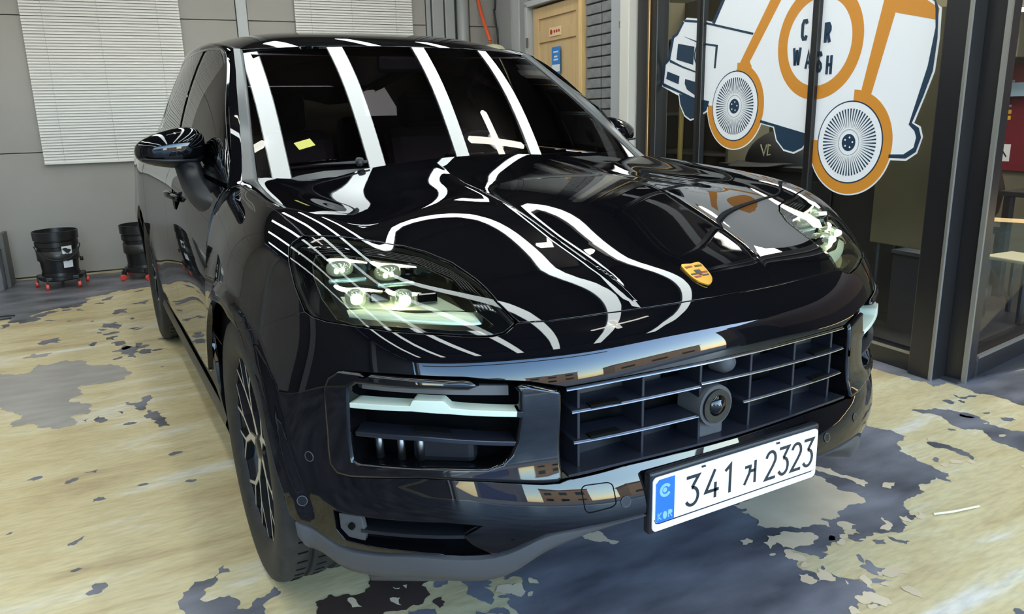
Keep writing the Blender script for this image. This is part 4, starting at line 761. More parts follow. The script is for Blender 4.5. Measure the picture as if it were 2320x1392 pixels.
PATCH = [
('blue', [(-1.618, 4.116), (-1.565, 4.146), (-1.521, 4.166), (-1.516, 4.016), (-1.563, 4.054), (-1.609, 4.03)]),
('blue', [(-1.282, 4.305), (-1.244, 4.335), (-1.203, 4.404), (-1.145, 4.288), (-1.167, 4.228), (-1.191, 4.171), (-1.24, 4.24)]),
('blue', [(-1.188, 4.743), (-1.106, 4.775), (-1.106, 4.623), (-1.153, 4.654), (-1.195, 4.599)]),
('blue', [(-1.25, 3.627), (-1.192, 3.738), (-1.128, 3.665), (-1.061, 3.651), (-1.116, 3.538), (-1.143, 3.428), (-1.177, 3.521)]),
('blue', [(-1.17, 2.416), (-1.146, 2.491), (-1.107, 2.448), (-1.08, 2.342), (-1.08, 2.239), (-1.125, 2.243)]),
('blue', [(-1.184, 2.63), (-1.158, 2.692), (-1.117, 2.707), (-1.148, 2.606), (-1.166, 2.504), (-1.197, 2.599), (-1.236, 2.624), (-1.231, 2.669)]),
('blue', [(-1.417, 2.513), (-1.387, 2.528), (-1.398, 2.483)]),
('blue', [(-1.368, 2.49), (-1.351, 2.541), (-1.324, 2.445), (-1.349, 2.444)]),
('blue', [(-1.242, 3.997), (-1.2, 4.002), (-1.218, 3.898), (-1.266, 3.93)]),
('blue', [(-1.248, 3.838), (-1.179, 3.856), (-1.163, 3.766), (-1.205, 3.747)]),
('blue', [(-1.065, 4.907), (-0.938, 5.011), (-0.977, 4.846)]),
('blue', [(-1.269, 2.551), (-1.248, 2.538), (-1.255, 2.506)]),
('blue', [(-1.868, 4.737), (-1.818, 4.742), (-1.839, 4.625), (-1.861, 4.64)]),
('grey', [(-1.79, 3.549), (-1.74, 3.48), (-1.669, 3.446), (-1.621, 3.593), (-1.475, 3.591), (-1.382, 3.476), (-1.371, 3.429), (-1.267, 3.374), (-1.226, 3.309), (-1.176, 3.162), (-1.228, 3.04), (-1.321, 3.032), (-1.411, 3.068), (-1.413, 2.897), (-1.467, 2.821), (-1.385, 2.662), (-1.391, 2.593), (-1.457, 2.599), (-1.427, 2.51), (-1.457, 2.47), (-1.535, 2.502), (-1.686, 2.598), (-1.687, 2.799), (-1.746, 2.874), (-1.855, 3.001), (-1.906, 3.575)]),
('grey', [(-1.699, 3.779), (-1.655, 3.85), (-1.571, 3.809), (-1.533, 3.813), (-1.57, 3.751), (-1.645, 3.744)]),
('blue', [(-1.162, 0.91), (-1.148, 0.932), (-1.099, 0.924), (-1.078, 0.966), (-1.049, 0.981), (-1.064, 0.958), (-1.049, 0.933), (-1.091, 0.927), (-1.095, 0.899), (-1.147, 0.836), (-1.122, 0.814), (-1.073, 0.813), (-1.052, 0.772), (-1.065, 0.739), (-1.037, 0.722), (-1.008, 0.76), (-0.971, 0.765), (-0.955, 0.788), (-0.944, 0.756), (-0.966, 0.741), (-1.004, 0.676), (-1.025, 0.624), (-1.182, 0.718)]),
('blue', [(-1.48, 1.85), (-1.455, 1.878), (-1.424, 1.884), (-1.442, 1.851)]),
('blue', [(-1.415, 1.911), (-1.365, 1.917), (-1.375, 1.886)]),
('blue', [(-1.394, 1.632), (-1.372, 1.664), (-1.348, 1.638), (-1.381, 1.636)]),
('blue', [(-1.467, 1.347), (-1.448, 1.372), (-1.418, 1.386), (-1.426, 1.368), (-1.452, 1.343)]),
('blue', [(-1.644, 1.529), (-1.633, 1.544), (-1.622, 1.54), (-1.629, 1.529)]),
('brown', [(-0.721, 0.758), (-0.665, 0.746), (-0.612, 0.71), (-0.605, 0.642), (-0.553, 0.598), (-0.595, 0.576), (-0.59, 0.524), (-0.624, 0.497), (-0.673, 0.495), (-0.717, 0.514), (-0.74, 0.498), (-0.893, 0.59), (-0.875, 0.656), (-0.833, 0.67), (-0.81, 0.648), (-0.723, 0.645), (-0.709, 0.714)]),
('beige2', [(-0.668, 0.612), (-0.651, 0.597), (-0.657, 0.593)]),
('beige2', [(-0.641, 0.604), (-0.629, 0.601), (-0.637, 0.585)]),
('beige2', [(-0.694, 0.566), (-0.667, 0.554), (-0.676, 0.52), (-0.69, 0.54)]),
('beige2', [(-0.793, 0.626), (-0.779, 0.622), (-0.771, 0.569), (-0.795, 0.58)]),
('blue', [(-0.494, 0.571), (-0.437, 0.567), (-0.411, 0.56), (-0.416, 0.493), (-0.445, 0.485), (-0.449, 0.414), (-0.467, 0.398), (-0.488, 0.438), (-0.485, 0.501), (-0.49, 0.538)]),
('blue', [(-0.569, 0.552), (-0.531, 0.606), (-0.508, 0.592), (-0.53, 0.545)]),
('blue', [(-0.669, 0.493), (-0.604, 0.461), (-0.623, 0.428), (-0.685, 0.465)]),
('blue', [(-0.515, 0.393), (-0.452, 0.373), (-0.451, 0.324), (-0.533, 0.374)]),
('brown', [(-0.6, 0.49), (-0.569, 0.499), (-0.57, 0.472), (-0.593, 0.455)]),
('blue', [(-0.414, 0.645), (-0.397, 0.607), (-0.373, 0.546), (-0.383, 0.482), (-0.335, 0.461), (-0.354, 0.43), (-0.382, 0.431), (-0.411, 0.423), (-0.429, 0.364), (-0.431, 0.312), (-0.475, 0.227), (0.206, -0.21), (0.321, -0.121), (0.384, -0.083), (0.433, -0.103), (0.457, -0.064), (0.54, -0.087), (0.511, -0.051), (0.47, -0.054), (0.424, 0.03), (0.385, 0.044), (0.384, 0.114), (0.431, 0.168), (0.488, 0.123), (0.54, 0.124), (0.585, 0.129), (0.646, 0.16), (0.686, 0.148), (0.656, 0.119), (0.669, 0.106), (0.747, 0.087), (0.8, 0.066), (0.864, 0.111), (0.911, 0.119), (0.937, 0.155), (1.017, 0.186), (1.088, 0.184), (1.135, 0.227), (1.221, 0.234), (1.228, 0.177), (1.286, 0.225), (1.291, 0.318), (1.308, 0.41), (1.383, 0.49), (1.454, 0.503), (1.45, 0.544), (1.42, 0.677), (1.332, 0.764), (0.637, 0.726)]),
('beige2', [(0.579, 0.47), (0.654, 0.496), (0.742, 0.501), (0.896, 0.499), (0.884, 0.474), (0.871, 0.391), (0.873, 0.317), (0.85, 0.241), (0.761, 0.25), (0.643, 0.246), (0.628, 0.195), (0.583, 0.234), (0.54, 0.237), (0.494, 0.277), (0.44, 0.322), (0.47, 0.365), (0.461, 0.408), (0.492, 0.416), (0.465, 0.465)]),
('beige2', [(0.383, 0.241), (0.421, 0.263), (0.493, 0.248), (0.55, 0.207), (0.548, 0.174), (0.505, 0.156), (0.472, 0.165), (0.431, 0.168), (0.418, 0.22), (0.372, 0.204)]),
('beige2', [(0.934, 0.516), (0.968, 0.47), (0.969, 0.406), (0.984, 0.328), (0.947, 0.314), (0.951, 0.371), (0.924, 0.434), (0.91, 0.474)]),
('beige2', [(0.33, 0.285), (0.358, 0.285), (0.364, 0.264), (0.321, 0.263)]),
('beige2', [(0.815, 0.153), (0.81, 0.119), (0.765, 0.088), (0.747, 0.11)]),
('beige2', [(-0.063, 0.572), (-0.04, 0.58), (-0.028, 0.556), (-0.004, 0.557), (-0.004, 0.515), (0.016, 0.472), (-0.014, 0.471), (-0.048, 0.511)]),
('beige2', [(0.047, 0.603), (0.077, 0.562), (0.066, 0.58)]),
('blue', [(1.721, 0.662), (1.831, 0.626), (1.869, 0.445), (1.886, 0.289), (1.868, 0.185), (1.711, 0.105), (1.692, 0.186), (1.693, 0.24), (1.766, 0.385), (1.711, 0.42), (1.72, 0.497), (1.76, 0.58)]),
('blue', [(1.481, 0.428), (1.516, 0.369), (1.48, 0.25), (1.453, 0.233), (1.48, 0.32)]),
('blue', [(0.521, 0.011), (0.567, 0.023), (0.578, -0.034), (0.545, -0.058), (0.52, -0.028)]),
('blue', [(0.453, 0.155), (0.49, 0.143), (0.498, 0.096), (0.467, 0.089)]),
('blue', [(0.672, 0.081), (0.709, 0.065), (0.692, 0.047), (0.662, 0.06)]),
('blue', [(0.73, 0.069), (0.751, 0.027), (0.764, 0.02), (0.739, 0.013), (0.722, 0.046)]),
('blue', [(0.685, -0.323), (0.707, -0.328), (0.693, -0.352), (0.667, -0.336)]),
('blue', [(2.2, 1.208), (2.07, 1.105), (2.07, 1.016), (2.075, 0.89), (2.106, 0.847), (2.067, 0.781), (2.124, 0.789), (2.169, 0.794), (2.177, 0.732), (2.15, 0.619), (2.179, 0.558), (2.188, 0.521), (2.17, 0.441), (2.111, 0.321), (2.539, 0.103), (3.536, 0.501), (2.304, 0.826), (2.251, 0.935)]),
]
BACKL = [(-1.99, 4.85), (-1.875, 4.858), (-1.875, 4.958), (-1.816, 4.898), (-1.758, 4.859), (-1.709, 4.726), (-1.651, 4.746), (-1.692, 4.875), (-1.635, 5.005), (-1.535, 5.091), (-1.471, 5.025), (-1.381, 5.101), (-1.32, 5.251), (-1.344, 5.343), (-1.205, 5.375), (-1.129, 5.482), (-0.993, 5.47), (-0.891, 5.483), (-.5, 5.42), (.1, 5.45), (.8, 5.36), (1.6, 5.3), (2.5, 5.3), (2.62, 6.05), (-.8, 6.33), (-2.1, 6.42)]
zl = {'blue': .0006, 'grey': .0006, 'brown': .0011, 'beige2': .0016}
def floor_patch(kind, poly, i):
    P_ = ragged(poly); r = delaunay_2d_cdt([Vector(p) for p in P_], [], [list(range(len(P_)))], 1, 1e-6)
    z = zl[kind]+.00003*(i % 9); V = [(v[0], v[1], z) for v in r[0]]
    return obj('flake_or_shade', V, r[2], KF[kind], floor)
floor_patch('blue', BACKL, 0)
floor_patch('blue', [(-2.02, 5.2), (-1.97, 4.0), (-2.25, 2.5), (-2.35, 1.5), (-2.2, .7), (-1.5, .28), (-.75, .05), (.10, -.20), (.62, -.48), (.9, -1.2), (1.6, -2.2), (1.7, -4.6), (-4.1, -4.6), (-4.1, 5.2)], 1)
for i, (k_, p_) in enumerate(PATCH): floor_patch(k_, p_, i)
def near_edge(poly, n, kind, smin, smax, spread):         # loose chips strewn along the edge of a patch
    for _ in range(n):
        i = rg.randrange(len(poly)); a, b = np.array(poly[i]), np.array(poly[(i+1) % len(poly)]); t = rg.random(); p = a+(b-a)*t+np.array([rg.gauss(0, spread), rg.gauss(0, spread)]); s = rg.uniform(smin, smax)**1.0; th = rg.uniform(0, PI); el = rg.uniform(.35, .9)
        if p[0] < -2 or p[0] > 2.15: continue
        floor_patch(kind, [(p[0]+s*(math.cos(q)*math.cos(th)-el*math.sin(q)*math.sin(th))*w, p[1]+s*(math.cos(q)*math.sin(th)+el*math.sin(q)*math.cos(th))*w) for q in np.linspace(0, 2*PI, 7, endpoint=False) for w in [rg.uniform(.6, 1.4)]], _)
BIG = max((p for k, p in PATCH if k == 'blue'), key=len)
near_edge(BIG[:34], 34, 'beige2', .008, .035, .035); near_edge(BIG[:34], 30, 'blue', .008, .03, .05); near_edge(BACKL[1:18], 26, 'blue', .015, .06, .10)
near_edge([(-1.3, 4.4), (-1.05, 3.5), (-1.05, 4.4)], 16, 'blue', .015, .06, .10); near_edge([(1.2, .3), (1.9, .7), (2.1, .5)], 14, 'blue', .01, .035, .06)
for i in range(46):                                        # small crumbs around the car
    x, y = rg.choice([(rg.uniform(-1.9, -1.0), rg.uniform(.3, 4.8)), (rg.uniform(-.9, .4), rg.uniform(-.5, .1)), (rg.uniform(.9, 2.0), rg.uniform(-.5, 1.2))]); s = rg.uniform(.008, .028)
    floor_patch('blue' if x < .3 else 'beige2', [(x+s*math.cos(a)*rg.uniform(.6, 1.6), y+s*math.sin(a)*rg.uniform(.4, 1.)) for a in np.linspace(0, 2*PI, 6, endpoint=False)], i)
tag(MB().tube([(.965, .075, .006), (1.03, .05, .008), (1.135, .03, .006)], .004, 6).build('pale_stick', K['cream']), 'thin pale stick lying on the blue-grey floor paint right of the number plate', 'stick')

# walls
wb = tag(R1('wall_back', ((FARL+.4)/2, BB+.13, ZC/2), (-FARL+.6, .10, ZC), K['seal']), kind='structure')
xs = [LW, -3.36, -2.50]; 
def panels(r0, r1, b, par):
    for z0, z1 in ((0.012, 1.055), (1.061, 2.150), (2.156, 3.28)):
        R1('wall_panel', ((r0+r1)/2, b, (z0+z1)/2), (r1-r0-.004, .09, z1-z0), K['wallgrey'], par, .004)
panels(FARL, -5.31, BB+.045, wb); panels(-5.30, -2.495, BB+.045, wb); panels(-2.398, -.715, BB+.045, wb); panels(-.25, .06, BB+.045, wb)
R1('panel_joint_cover', (-2.446, BB-.004, ZC/2), (.092, .03, ZC), K['jamb'], wb, .006)
for c, w in ((-.68, .05), (-.585, .12), (-.46, .10)): R1('steel_profile', (c, BB+.03, ZC/2), (w, .07 if w > .06 else .04, ZC), K['wallgrey2'], wb, .008)
MB().tube([RP(-.325, BB+.0, 0), RP(-.325, BB+.0, ZC)], .06, 20).build('round_pipe', K['wallgrey2'], wb, True)
wl = tag(R1('wall_left', (FARL-.05, (BB+FRONT)/2, ZC/2), (.1, BB-FRONT, ZC), K['farwall']), kind='structure')
tr = tag(R1('trim_1', (LW-.12, 4.93, .16), (.30, .34, .32), KF['blue'], None, .006), kind='structure'); R1('kerb_cap', (LW-.12, 4.93, .36), (.30, .34, .08), K['lab'], tr, .006); R1('kerb_edge', (LW+.045, 5.0, .22), (.03, .22, .44), K['seal'], tr, .004)
R1('wall_panel', (FARL+.015, 2.9, 1.64), (.03, 4.6, 3.2), K['wallgrey'], wl)
for b_ in (-5.2, -2.6, 0, 2.6): R1('steel_post', (FARL+.08, b_, ZC/2), (.16, .2, ZC), K['wallgrey2'], wl, .01)
# side wall between the corner and the shop front: steel sheets, door, brick pier, column
ws = tag(R1('wall_right', (.13, 3.86, ZC/2), (.10, 2.8, ZC), K['seal']), kind='structure')
for b0, b1, m_ in ((4.80, 5.20, 'wallgrey2'), (4.62, 4.79, 'jamb'), (4.46, 4.61, 'wallgrey2')): R1('steel_sheet', (.04, (b0+b1)/2, ZC/2), (.08, b1-b0, ZC), K[m_], ws, .01)
R1('lintel_panel', (.05, 3.90, 2.79), (.08, 1.06, .98), K['wallgrey2'], ws, .005)
def door():
    d = tag(empty('door_1', RP(0, 3.9, 0)), kind='structure')
    def pc(name, c, dd, m, bev=.004): o = R1(name, c, dd, m, None, bev); o.parent = d; o.matrix_parent_inverse = Matrix.Translation(-Vector(RP(0, 3.9, 0))); return o
    pc('door_frame', (.03, 4.415, 1.13), (.12, .05, 2.26), K['jamb']); pc('door_frame', (.03, 3.395, 1.12), (.12, .05, 2.24), K['woodl']); pc('door_frame', (.03, 3.905, 2.255), (.12, 1.07, .05), K['jamb'])
    pc('door_leaf', (.06, 3.905, 1.11), (.04, .96, 2.2), K['wood'])
    for b_, w in ((4.31, .11), (3.50, .11)): pc('door_stile', (.032, b_, 1.11), (.02, w, 2.2), K['wood'])
    for z, h in ((2.16, .10), (1.955, .10), (.95, .14), (.10, .2)): pc('door_rail', (.033, 3.905, z), (.02, .70, h), K['wood'])
    for z0, z1 in ((1.02, 1.90), (.22, .86)):
        pc('door_panel', (.048, 3.905, (z0+z1)/2), (.02, .60, z1-z0), K['wood'], .012)
    for z in (1.92, 1.66): pc('door_hinge', (-.034, 4.385, z), (.02, .022, .09), K['seal'])
    h = MB().tube([RP(.02, 3.50, 1.02), RP(-.04, 3.50, 1.02), RP(-.04, 3.60, 1.02)], .011, 8).build('door_handle', K['bright'], None, True); h.parent = d; h.matrix_parent_inverse = Matrix.Translation(-Vector(RP(0, 3.9, 0)))
door()
s1 = R1('door_sign', (.018, 3.915, 1.977), (.006, .225, .075), K['sign']); tag(s1, 'small cream sign with red print high on the wooden door', 'sign')
MB().prism(arc(0, 0, .022, .022, 0, 345, 14), RP(.014, 3.985, 1.977), RBv, EZ, RRv*-.001).build('sign_mark', K['redb'], s1)
for k in range(3): R1('sign_print', (.0145, 3.925-.042*k, 1.978), (.001, .028, .022), K['redb'], s1)
s2 = R1('door_sign', (.018, 3.905, 1.735), (.006, .15, .225), K['blue2']); tag(s2, 'blue and white notice at eye level on the wooden door', 'sign')
R1('sign_band', (.0145, 3.905, 1.668), (.001, .146, .06), K['lab'], s2)
for z, w in ((1.805, .09), (1.765, .06), (1.74, .08)): R1('sign_print', (.0145, 3.905, z), (.001, w, .014), K['lab'], s2)
# brick pier, every brick its own piece
R1('mortar_bed', (.055, 3.12, ZC/2), (.05, .50, ZC), K['mortar'], ws)
bme = {}
for row in range(36):
    z = .04+row*.0815; off = 0 if row % 2 else .12
    for b0, b1 in ((2.872, 2.872+.115+off), (2.872+.125+off, 3.362)) if off else ((2.872, 2.872+.24), (2.872+.25, 3.362)):
        key = round(b1-b0, 3)
        if key not in bme:
            o = rbox(MB(), (0, 0, 0), (.05, b1-b0-.006, .071)).build('brick', K['brick'], ws, bevel=.005)
            for v in o.data.vertices: v.co -= Vector(RO)
            bme[key] = o.data; md = o.modifiers[0]
        else:
            o = bpy.data.objects.new('brick', bme[key]); link(o, ws); q = o.modifiers.new('bevel', 'BEVEL'); q.width = .005; q.segments = 2; q.limit_method = 'ANGLE'
        o.location = RP(.030+rg.uniform(-.003, .003), (b0+b1)/2, z)
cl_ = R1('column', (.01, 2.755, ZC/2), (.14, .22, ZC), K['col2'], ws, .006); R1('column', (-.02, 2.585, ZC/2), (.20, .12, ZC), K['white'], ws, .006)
R1('rust_spot', (-.0605, 2.735, 1.905), (.002, .03, .05), K['rust'], ws)
# window blinds on the back wall: thin slats, a bottom rail and cords
def blind(r0, r1, z0, z1, label):
    t = tag(empty('window_blind', RP((r0+r1)/2, BB-.05, z0)), label, 'blind', 'white blinds on the back wall'); inv = Matrix.Translation(-Vector(RP((r0+r1)/2, BB-.05, z0)))
    def pp(o): o.parent = t; o.matrix_parent_inverse = inv; return o
    n = int((z1-z0-.03)/.0235); me = None; tl_ = math.radians(59); c, s = math.cos(tl_), math.sin(tl_); A = np.stack([RRv, RBv*c+np.array([0, 0, 1.])*s, -RBv*s+np.array([0, 0, 1.])*c], 1)
    for i in range(n):
        if me is None:
            o = MB().box((0, 0, 0), (r1-r0, .026, .0012), A).build('slat', K['blind']); me = o.data
        else: o = link(bpy.data.objects.new('slat', me))
        o.location = RP((r0+r1)/2, BB-.03, z0+.03+i*.0235+rg.uniform(-.0012, .0012)); pp(o)
    pp(R1('bottom_rail', ((r0+r1)/2, BB-.032, z0+.012), (r1-r0, .022, .022), K['blind'], None, .004)); pp(R1('head_rail', ((r0+r1)/2, BB-.03, z1+.02), (r1-r0, .04, .04), K['blind'], None, .004))
    for f in (.13, .47, .85): pp(MB().tube([RP(r0+(r1-r0)*f, BB-.046, z0+.01), RP(r0+(r1-r0)*f, BB-.046, z1)], .0016, 5).build('ladder_cord', K['cord']))
blind(-4.16, -2.965, .955, 2.75, 'white slatted blind reaching low on the back wall, above the buckets')
blind(-1.982, -.862, 2.035, 2.80, 'shorter white slatted blind high on the back wall, above the car roof')
# ceiling and its lamps
ce = tag(R1('ceiling', ((FARL+5)/2, (BB+FRONT)/2, ZC+.06), (5-FARL, BB-FRONT+.3, .1), K['ceil']), kind='structure')
for b in np.arange(-5.8, 5.2, 1.1): R1('ceiling_beam', (FARL/2, b, ZC-.02), (-FARL, .10, .06), K['ceilbeam'], ce)
def strip(x, y0, y1, label):
    t = tag(empty('ceiling_light', (x, (y0+y1)/2, ZC-.12)), label, 'ceiling light', 'long ceiling lights over the car'); L = y1-y0
    MB().box((0, 0, .012), (.14, L, .03)).build('lamp_housing', K['body'], t); MB().box((0, 0, -.008), (.125, L-.02, .012)).build('lamp_diffuser', K['lamp'], t)
    for f in (-.4, 0, .4): MB().tube([(0, L*f, .02), (0, L*f, .17)], .008, 6).build('lamp_hanger', K['body'], t)
def cross(x, y, rot, label, l=.62):
    t = tag(empty('cross_light', (x, y, ZC-.15)), label, 'ceiling light', 'cross-shaped ceiling lamps'); t.rotation_euler = (0, 0, rot)
    MB().lathe([(.0001, .05), (.07, .05), (.08, .02), (.0001, .015)], (0, 0, 0), 'z', 20).build('lamp_base', K['body'], t, True, auto=.6)
    for a in (0, 1):
        d_ = (l/2, 0, 0) if a else (0, l/2, 0); MB().tube([tuple(-np.array(d_)), tuple(-np.array(d_)*.93), tuple(np.array(d_)*.93), d_], [.012, .033, .033, .012], 14).build('lamp_tube', K['warm'], t, True)
    MB().tube([(0, 0, .05), (0, 0, .2)], .01, 6).build('lamp_hanger', K['body'], t)
for i, (x, nm) in enumerate(((-3.2, 'first'), (-2.32, 'second'), (-1.46, 'third'), (-.60, 'fourth'), (.11, 'fifth'), (.91, 'sixth'), (1.77, 'seventh'))):
    strip(x, -2.6, 5.6, 'long white strip lamp running front to back under the ceiling, %s from the left wall' % nm)
cross(1.32, 2.03, .1, 'white cross-shaped lamp above the windscreen, between the two right-hand strips'); cross(-.97, 2.2, .1, 'white cross-shaped lamp above the wing mirror near the left wall'); cross(.95, -1.2, .3, 'white cross-shaped lamp above the front of the bonnet')
# shop front: dark frames and panes, fixed sheet by sheet
def wpart(t, o, loc): o.parent = t; o.matrix_parent_inverse = Matrix.Translation(-Vector(loc)); return o
w1 = tag(empty('window_1', RP(0, 1.2, 0)), kind='structure'); L1 = RP(0, 1.2, 0)
for b, w, d_, m_ in ((2.44, .13, .12, 'frame'), (1.845, .065, .045, 'frame'), (.868, .045, .045, 'frame'), (.005, .13, .13, 'frame')): wpart(w1, R1('post', (0., b, ZC/2), (d_, w, ZC), K[m_], None, .006), L1)
wpart(w1, R1('gold_bead', (-.05, 2.362, ZC/2), (.03, .022, ZC), K['gold'], None, .006), L1); wpart(w1, R1('bead', (-.026, 1.845, ZC/2), (.008, .02, ZC), K['frame'], None), L1); wpart(w1, R1('post', (0., 2.31, ZC/2), (.10, .06, ZC), K['frame'], None, .006), L1)
wpart(w1, R1('bead', (-.068, -.058, ZC/2), (.012, .014, ZC), K['bright'], None), L1)
for b0, b1 in ((1.89, 2.30), (.90, 1.80), (.06, .85)):
    wpart(w1, R1('bottom_rail', (0, (b0+b1)/2, .05), (.07, b1-b0, .10), K['frame'], None, .004), L1); wpart(w1, R1('rail_bead', (-.037, (b0+b1)/2, .095), (.008, b1-b0, .014), K['bright'], None), L1); wpart(w1, R1('top_rail', (0, (b0+b1)/2, 3.2), (.07, b1-b0, .2), K['frame'], None, .004), L1)
    V = [RP(.012, b0-.01, .08), RP(.012, b1+.01, .08), RP(.012, b1+.01, 3.15), RP(.012, b0-.01, 3.15)]
    wpart(w1, MB().add(V, [(0, 3, 2, 1)]).build('pane', K['pane']), L1)
sc_ = tag(empty('shop_fill_light', RP(1.4, 1.6, 3.2)), 'unseen fill light panel added under the shop ceiling', 'light'); wpart(sc_, R1('lamp_diffuser', (1.4, 1.6, 3.2), (.9, 1.6, .03), mat('shop_fill_lit', (.9, .9, .9), .4, emit=(1, .95, .84), estr=20.0)), RP(1.4, 1.6, 3.2)); wpart(sc_, R1('fill_frame', (1.4, 1.6, 3.225), (.95, 1.65, .02), K['body']), RP(1.4, 1.6, 3.2))  # glowing panel added out of view to brighten the shop interior
# right-hand facade, turning away from the corner post
FD = np.array([math.cos(.135), math.sin(.135), 0]); FN = np.array([FD[1], -FD[0], 0]); FO = np.array([2.235, .79, 0]); FA = np.stack([FD, -FN, [0, 0, 1.]], 1)
def fbox(s, n, z, ds, dn, dz): return MB().box(FO+FD*s+FN*n+np.array([0, 0, z]), (ds, dn, dz), FA)
w2 = tag(empty('window_2', tuple(FO)), kind='structure')
for s, w, m_ in ((.045, .09, 'frame'), (2.2, .09, 'frame')): wpart(w2, fbox(s, 0, ZC/2, w, .10, ZC).build('post', K[m_], bevel=.006), FO)
wpart(w2, fbox(-.012, .045, ZC/2, .016, .02, ZC).build('bead', K['bright']), FO); wpart(w2, fbox(.105, -.01, ZC/2, .03, .06, ZC).build('door_edge', K['frame'], bevel=.004), FO)
wpart(w2, fbox(1.15, 0, .05, 2.1, .10, .10).build('sill', K['frame'], bevel=.01), FO); wpart(w2, fbox(1.15, .045, .105, 2.1, .02, .012).build('sill_bead', K['bright']), FO); wpart(w2, fbox(1.15, 0, 3.2, 2.1, .1, .2).build('top_rail', K['frame']), FO)
V = [FO+FD*.1-FN*.01+np.array([0, 0, .09]), FO+FD*2.2-FN*.01+np.array([0, 0, .09]), FO+FD*2.2-FN*.01+np.array([0, 0, 3.15]), FO+FD*.1-FN*.01+np.array([0, 0, 3.15])]
wpart(w2, MB().add(V, [(0, 1, 2, 3)]).build('pane', K['pane']), FO)
# the big sticker on the glass
ST = tag(empty('car_wash_sticker', RP(.006, 1.2, 1.5)), 'large white, orange and navy print of an old off-road car on the shop glass', 'sticker'); SL = RP(.006, 1.2, 1.5)
SX = RBv
def dec(name, poly, m, lay, par=None):
    b = MB()
    for q in (poly if isinstance(poly[0][0], (tuple, list, np.ndarray)) else [poly]): b.prism([tuple(map(float, p)) for p in q], RP(.007-.0011*lay, 0, 0), SX, EZ, RRv*-.0009)
    return wpart(ST, b.build(name, m), SL)
body = [(1.40, 2.30), (1.654, 1.934), (1.756, 1.817), (1.877, 1.849), (2.018, 1.873), (2.06, 1.853), (2.124, 1.778), (2.168, 1.771), (2.203, 1.63), (2.254, 1.599), (2.295, 1.45), (2.09, 1.378), (1.758, 1.276), (1.514, 1.22), (1.275, 1.191), (.858, 1.108), (.659, 1.034), (.35, 1.017), (.252, 1.017), (.194, 1.055), (.172, 1.133), (.19, 1.18), (.227, 1.196), (.185, 1.312), (.145, 1.428), (.138, 1.572), (.144, 1.702), (.198, 1.741), (.22, 1.95), (.30, 2.12)]
dec('print_body', body, K['sw'], 0)
for L in ([(2.09, 1.39), (2.072, 1.316), (2.014, 1.239), (1.95, 1.21), (1.874, 1.224), (1.771, 1.268), (1.743, 1.33)], [(1.17, 1.185), (1.135, 1.095), (1.07, 1.039), (.989, 1.025), (.924, 1.051), (.858, 1.12)]):
    dec('print_tyre_edge', L, K['sw'], 0.2); c_ = np.mean(L, 0); dec('print_far_tyre', [tuple(c_+(np.array(p)-c_)*.93+[0, .006]) for p in L], K['navy'], 1)
ring = lambda cx, cy, r0, r1, a0, a1, n=48: arc(cx, cy, r1, r1, a0, a1, n)+arc(cx, cy, r0, r0, a1, a0, n)
for cx, cy, ro, k in ((1.508, 1.297, .258, 0), (.603, 1.097, .266, 1)):
    dec('print_arch_edge', ring(cx, cy, .2, ro+.008, 88, 362), K['sw'], .4); dec('print_arch', ring(cx, cy, .2, ro, 92, 362), K['sor'], 1.35)
    dec('print_rim_line', arc(cx, cy, .212, .212, 0, 354, 60), K['navy'], 2); dec('print_rim', arc(cx, cy, .205, .205, 0, 354, 60), K['sw'], 3)
    rays = []
    for i in range(56):
        a = 2*PI*i/56; w_ = .45*2*PI/56
        rays.append([(cx+.075*math.cos(a), cy+.075*math.sin(a)), (cx+.172*math.cos(a-w_/2), cy+.172*math.sin(a-w_/2)), (cx+.172*math.cos(a+w_/2), cy+.172*math.sin(a+w_/2))])
    dec('print_rim_rays', rays, K['navy'], 4); dec('print_hub_ring', ring(cx, cy, .064, .068, 0, 359), K['sgrey'], 4); dec('print_hub', arc(cx, cy, .044, .044, 0, 350, 30), K['navy'], 4)
    dec('print_hub_bolts', [arc(cx+.026*math.cos(a), cy+.026*math.sin(a), .005, .005, 0, 320, 8) for a in np.radians([30, 102, 174, 246, 318])], K['sw'], 5)
dec('print_band', [(1.05, 2.15), (.95, 2.15), (1.391, 1.553), (1.37, 1.521), (1.44, 1.48), (1.515, 1.50)], K['sor'], 1)
dec('print_band', [(.455, 1.80), (.29, 1.79), (.155, 1.70), (.16, 1.652), (.389, 1.711), (.489, 1.336), (.43, 1.30), (.50, 1.29), (.562, 1.308)], K['sor'], 1)
dec('print_ring', ring(.862, 1.618, .226, .298, 0, 359.9, 72), K['sor'], 1)
